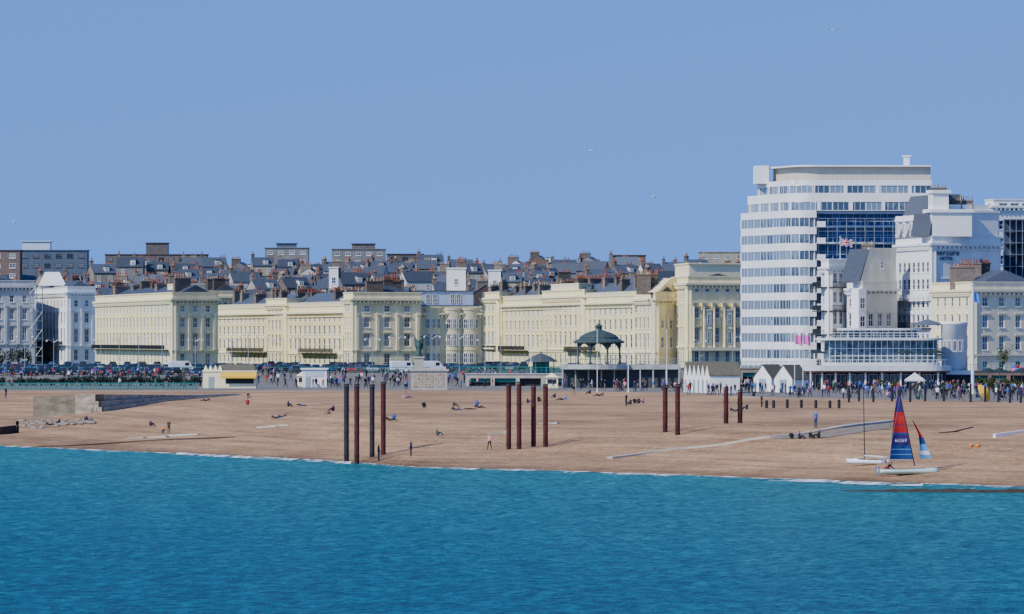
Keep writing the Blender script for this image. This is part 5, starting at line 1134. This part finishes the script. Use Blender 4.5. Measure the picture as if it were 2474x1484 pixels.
PW=[6.5,8.5,6.5,7.5,9.5,7,8.5,7.5];PI=[0,1,2,3,1,0,2,1];PD=[9,10,8,9,10,11,9,9]
for i in range(8): hp.append((proto(i%2,HW[PI[i]],SLATE if i%4 else SLATE2,PW[i],PD[i],[8,9,8.5,8,8,9.5,9,8][i],[2.6,3.0,2.6,2.8,3.0,2.6,2.8,2.6][i]),labs[PI[i]]))
rh_=random.Random(21)
used=set()
for d in(1775,1850,1930,2020,2120,2240):
    px=-80
    while px<1850:
        i=rh_.randrange(8);e,lb=hp[i];w_=PW[i]
        stepx=w_*F/d*rh_.uniform(.98,1.2)
        dd=d+rh_.uniform(-24,24);z=zf(dd)+rh_.uniform(-2.4,1.9)
        if px<300 and d>2100: px+=stepx;continue
        rot=rh_.choice([0,0,.2,.25,-.2,.4,.15,.1,.3,pi/2+.3,pi/2-.2])
        M=T(wx(px,dd),dd,z)@Matrix.Rotation(rot,4,'Z')
        if i not in used: e.matrix_basis=M;e['label']=lb;used.add(i)
        else: copy_tree(e,M,None,lb)
        px+=stepx
def slab(px0,px1,d,ytop,ybot,m,label,tower=None,tm=None):
    x0=wx(px0,d);x1=wx(px1,d);zb_=wz(ybot,d)-8;zt=wz(ytop,d);e=empty('flat_block',(x0,d,zb_),label,'apartment block');w_=x1-x0;h=zt-zb_;mb=MB();mb.box(0,w_,0,10,0,h);mb.box(-.3,w_+.3,-.3,10.3,h,h+.3)
    lpart('wall',mb,[m],e);n=max(2,int(w_/3.4))
    if tower:
        a,b,y=tower;mb=MB();mb.box((a-px0)/F*d,(b-px0)/F*d,2,8,h+.3,wz(y,d)-zb_);mb.box((a-px0)/F*d-.4,(b-px0)/F*d+.4,1.6,8.4,wz(y,d)-zb_,wz(y,d)-zb_+.3);lpart('plant_room',mb,[tm or m],e)
    for k in range(max(1,int((h-5)/3))):
        for i in range(n): new('window',winmesh(1.8,1.3,BROWN if m in(BROWN,DB) else None,dep=-.09),wm(e)@T(w_*(i+.5)/n,0,h-2.2-3*k),e)
DB=mat('blue_grey_cladding',(.085,.115,.16),.6,.6,.2)
slab(-60,48,2000,606,660,BRICK,'red brown brick apartment block with flat roof')
slab(46,210,2050,606,660,DB,'flat-roofed blue grey block with white penthouse',(52,120,584),PALEB)
slab(254,500,2350,616,640,BROWN,'long brown brick apartment block with roof tower',(352,405,588))
slab(640,745,2350,600,640,HW[1],'grey brown apartment block with rooftop plant room',(668,715,589),DB)
slab(802,930,2350,603,640,HW[1],'grey brown apartment block with rooftop plant room',(850,905,590),BROWN)
slab(935,1022,2380,615,640,BROWN,'flat-roofed brown brick apartment block')
slab(1480,1560,2350,618,640,BRICK,'distant brick apartment block with flat roof')
slab(1690,1800,2300,610,650,HW[0],'distant cream apartment block with flat roof')
for px,w_,yt,yb,d in((806,22,648,720,1730),(1102,46,650,735,1640),(1195,30,655,700,1720)):
    e=empty('white_house',(wx(px,d),d,zf(d)),'plain white rendered house rising behind terrace','house');mb=MB();h=wz(yt,d)-zf(d);ww=w_/F*d;mb.box(-ww/2,ww/2,0,6,0,h);mb.box(-ww/2-.2,ww/2+.2,-.2,6.2,h,h+.3);lpart('wall',mb,[WHITE],e);new('window',winmesh(1,1.6,dep=-.09),wm(e)@T(0,0,h-4),e);chimney(e,(wx(px,d)+ww*.3,d+2,zf(d)+h),0,2.2,1.6,5)
print('people',npeople,'objects',len(bpy.data.objects))
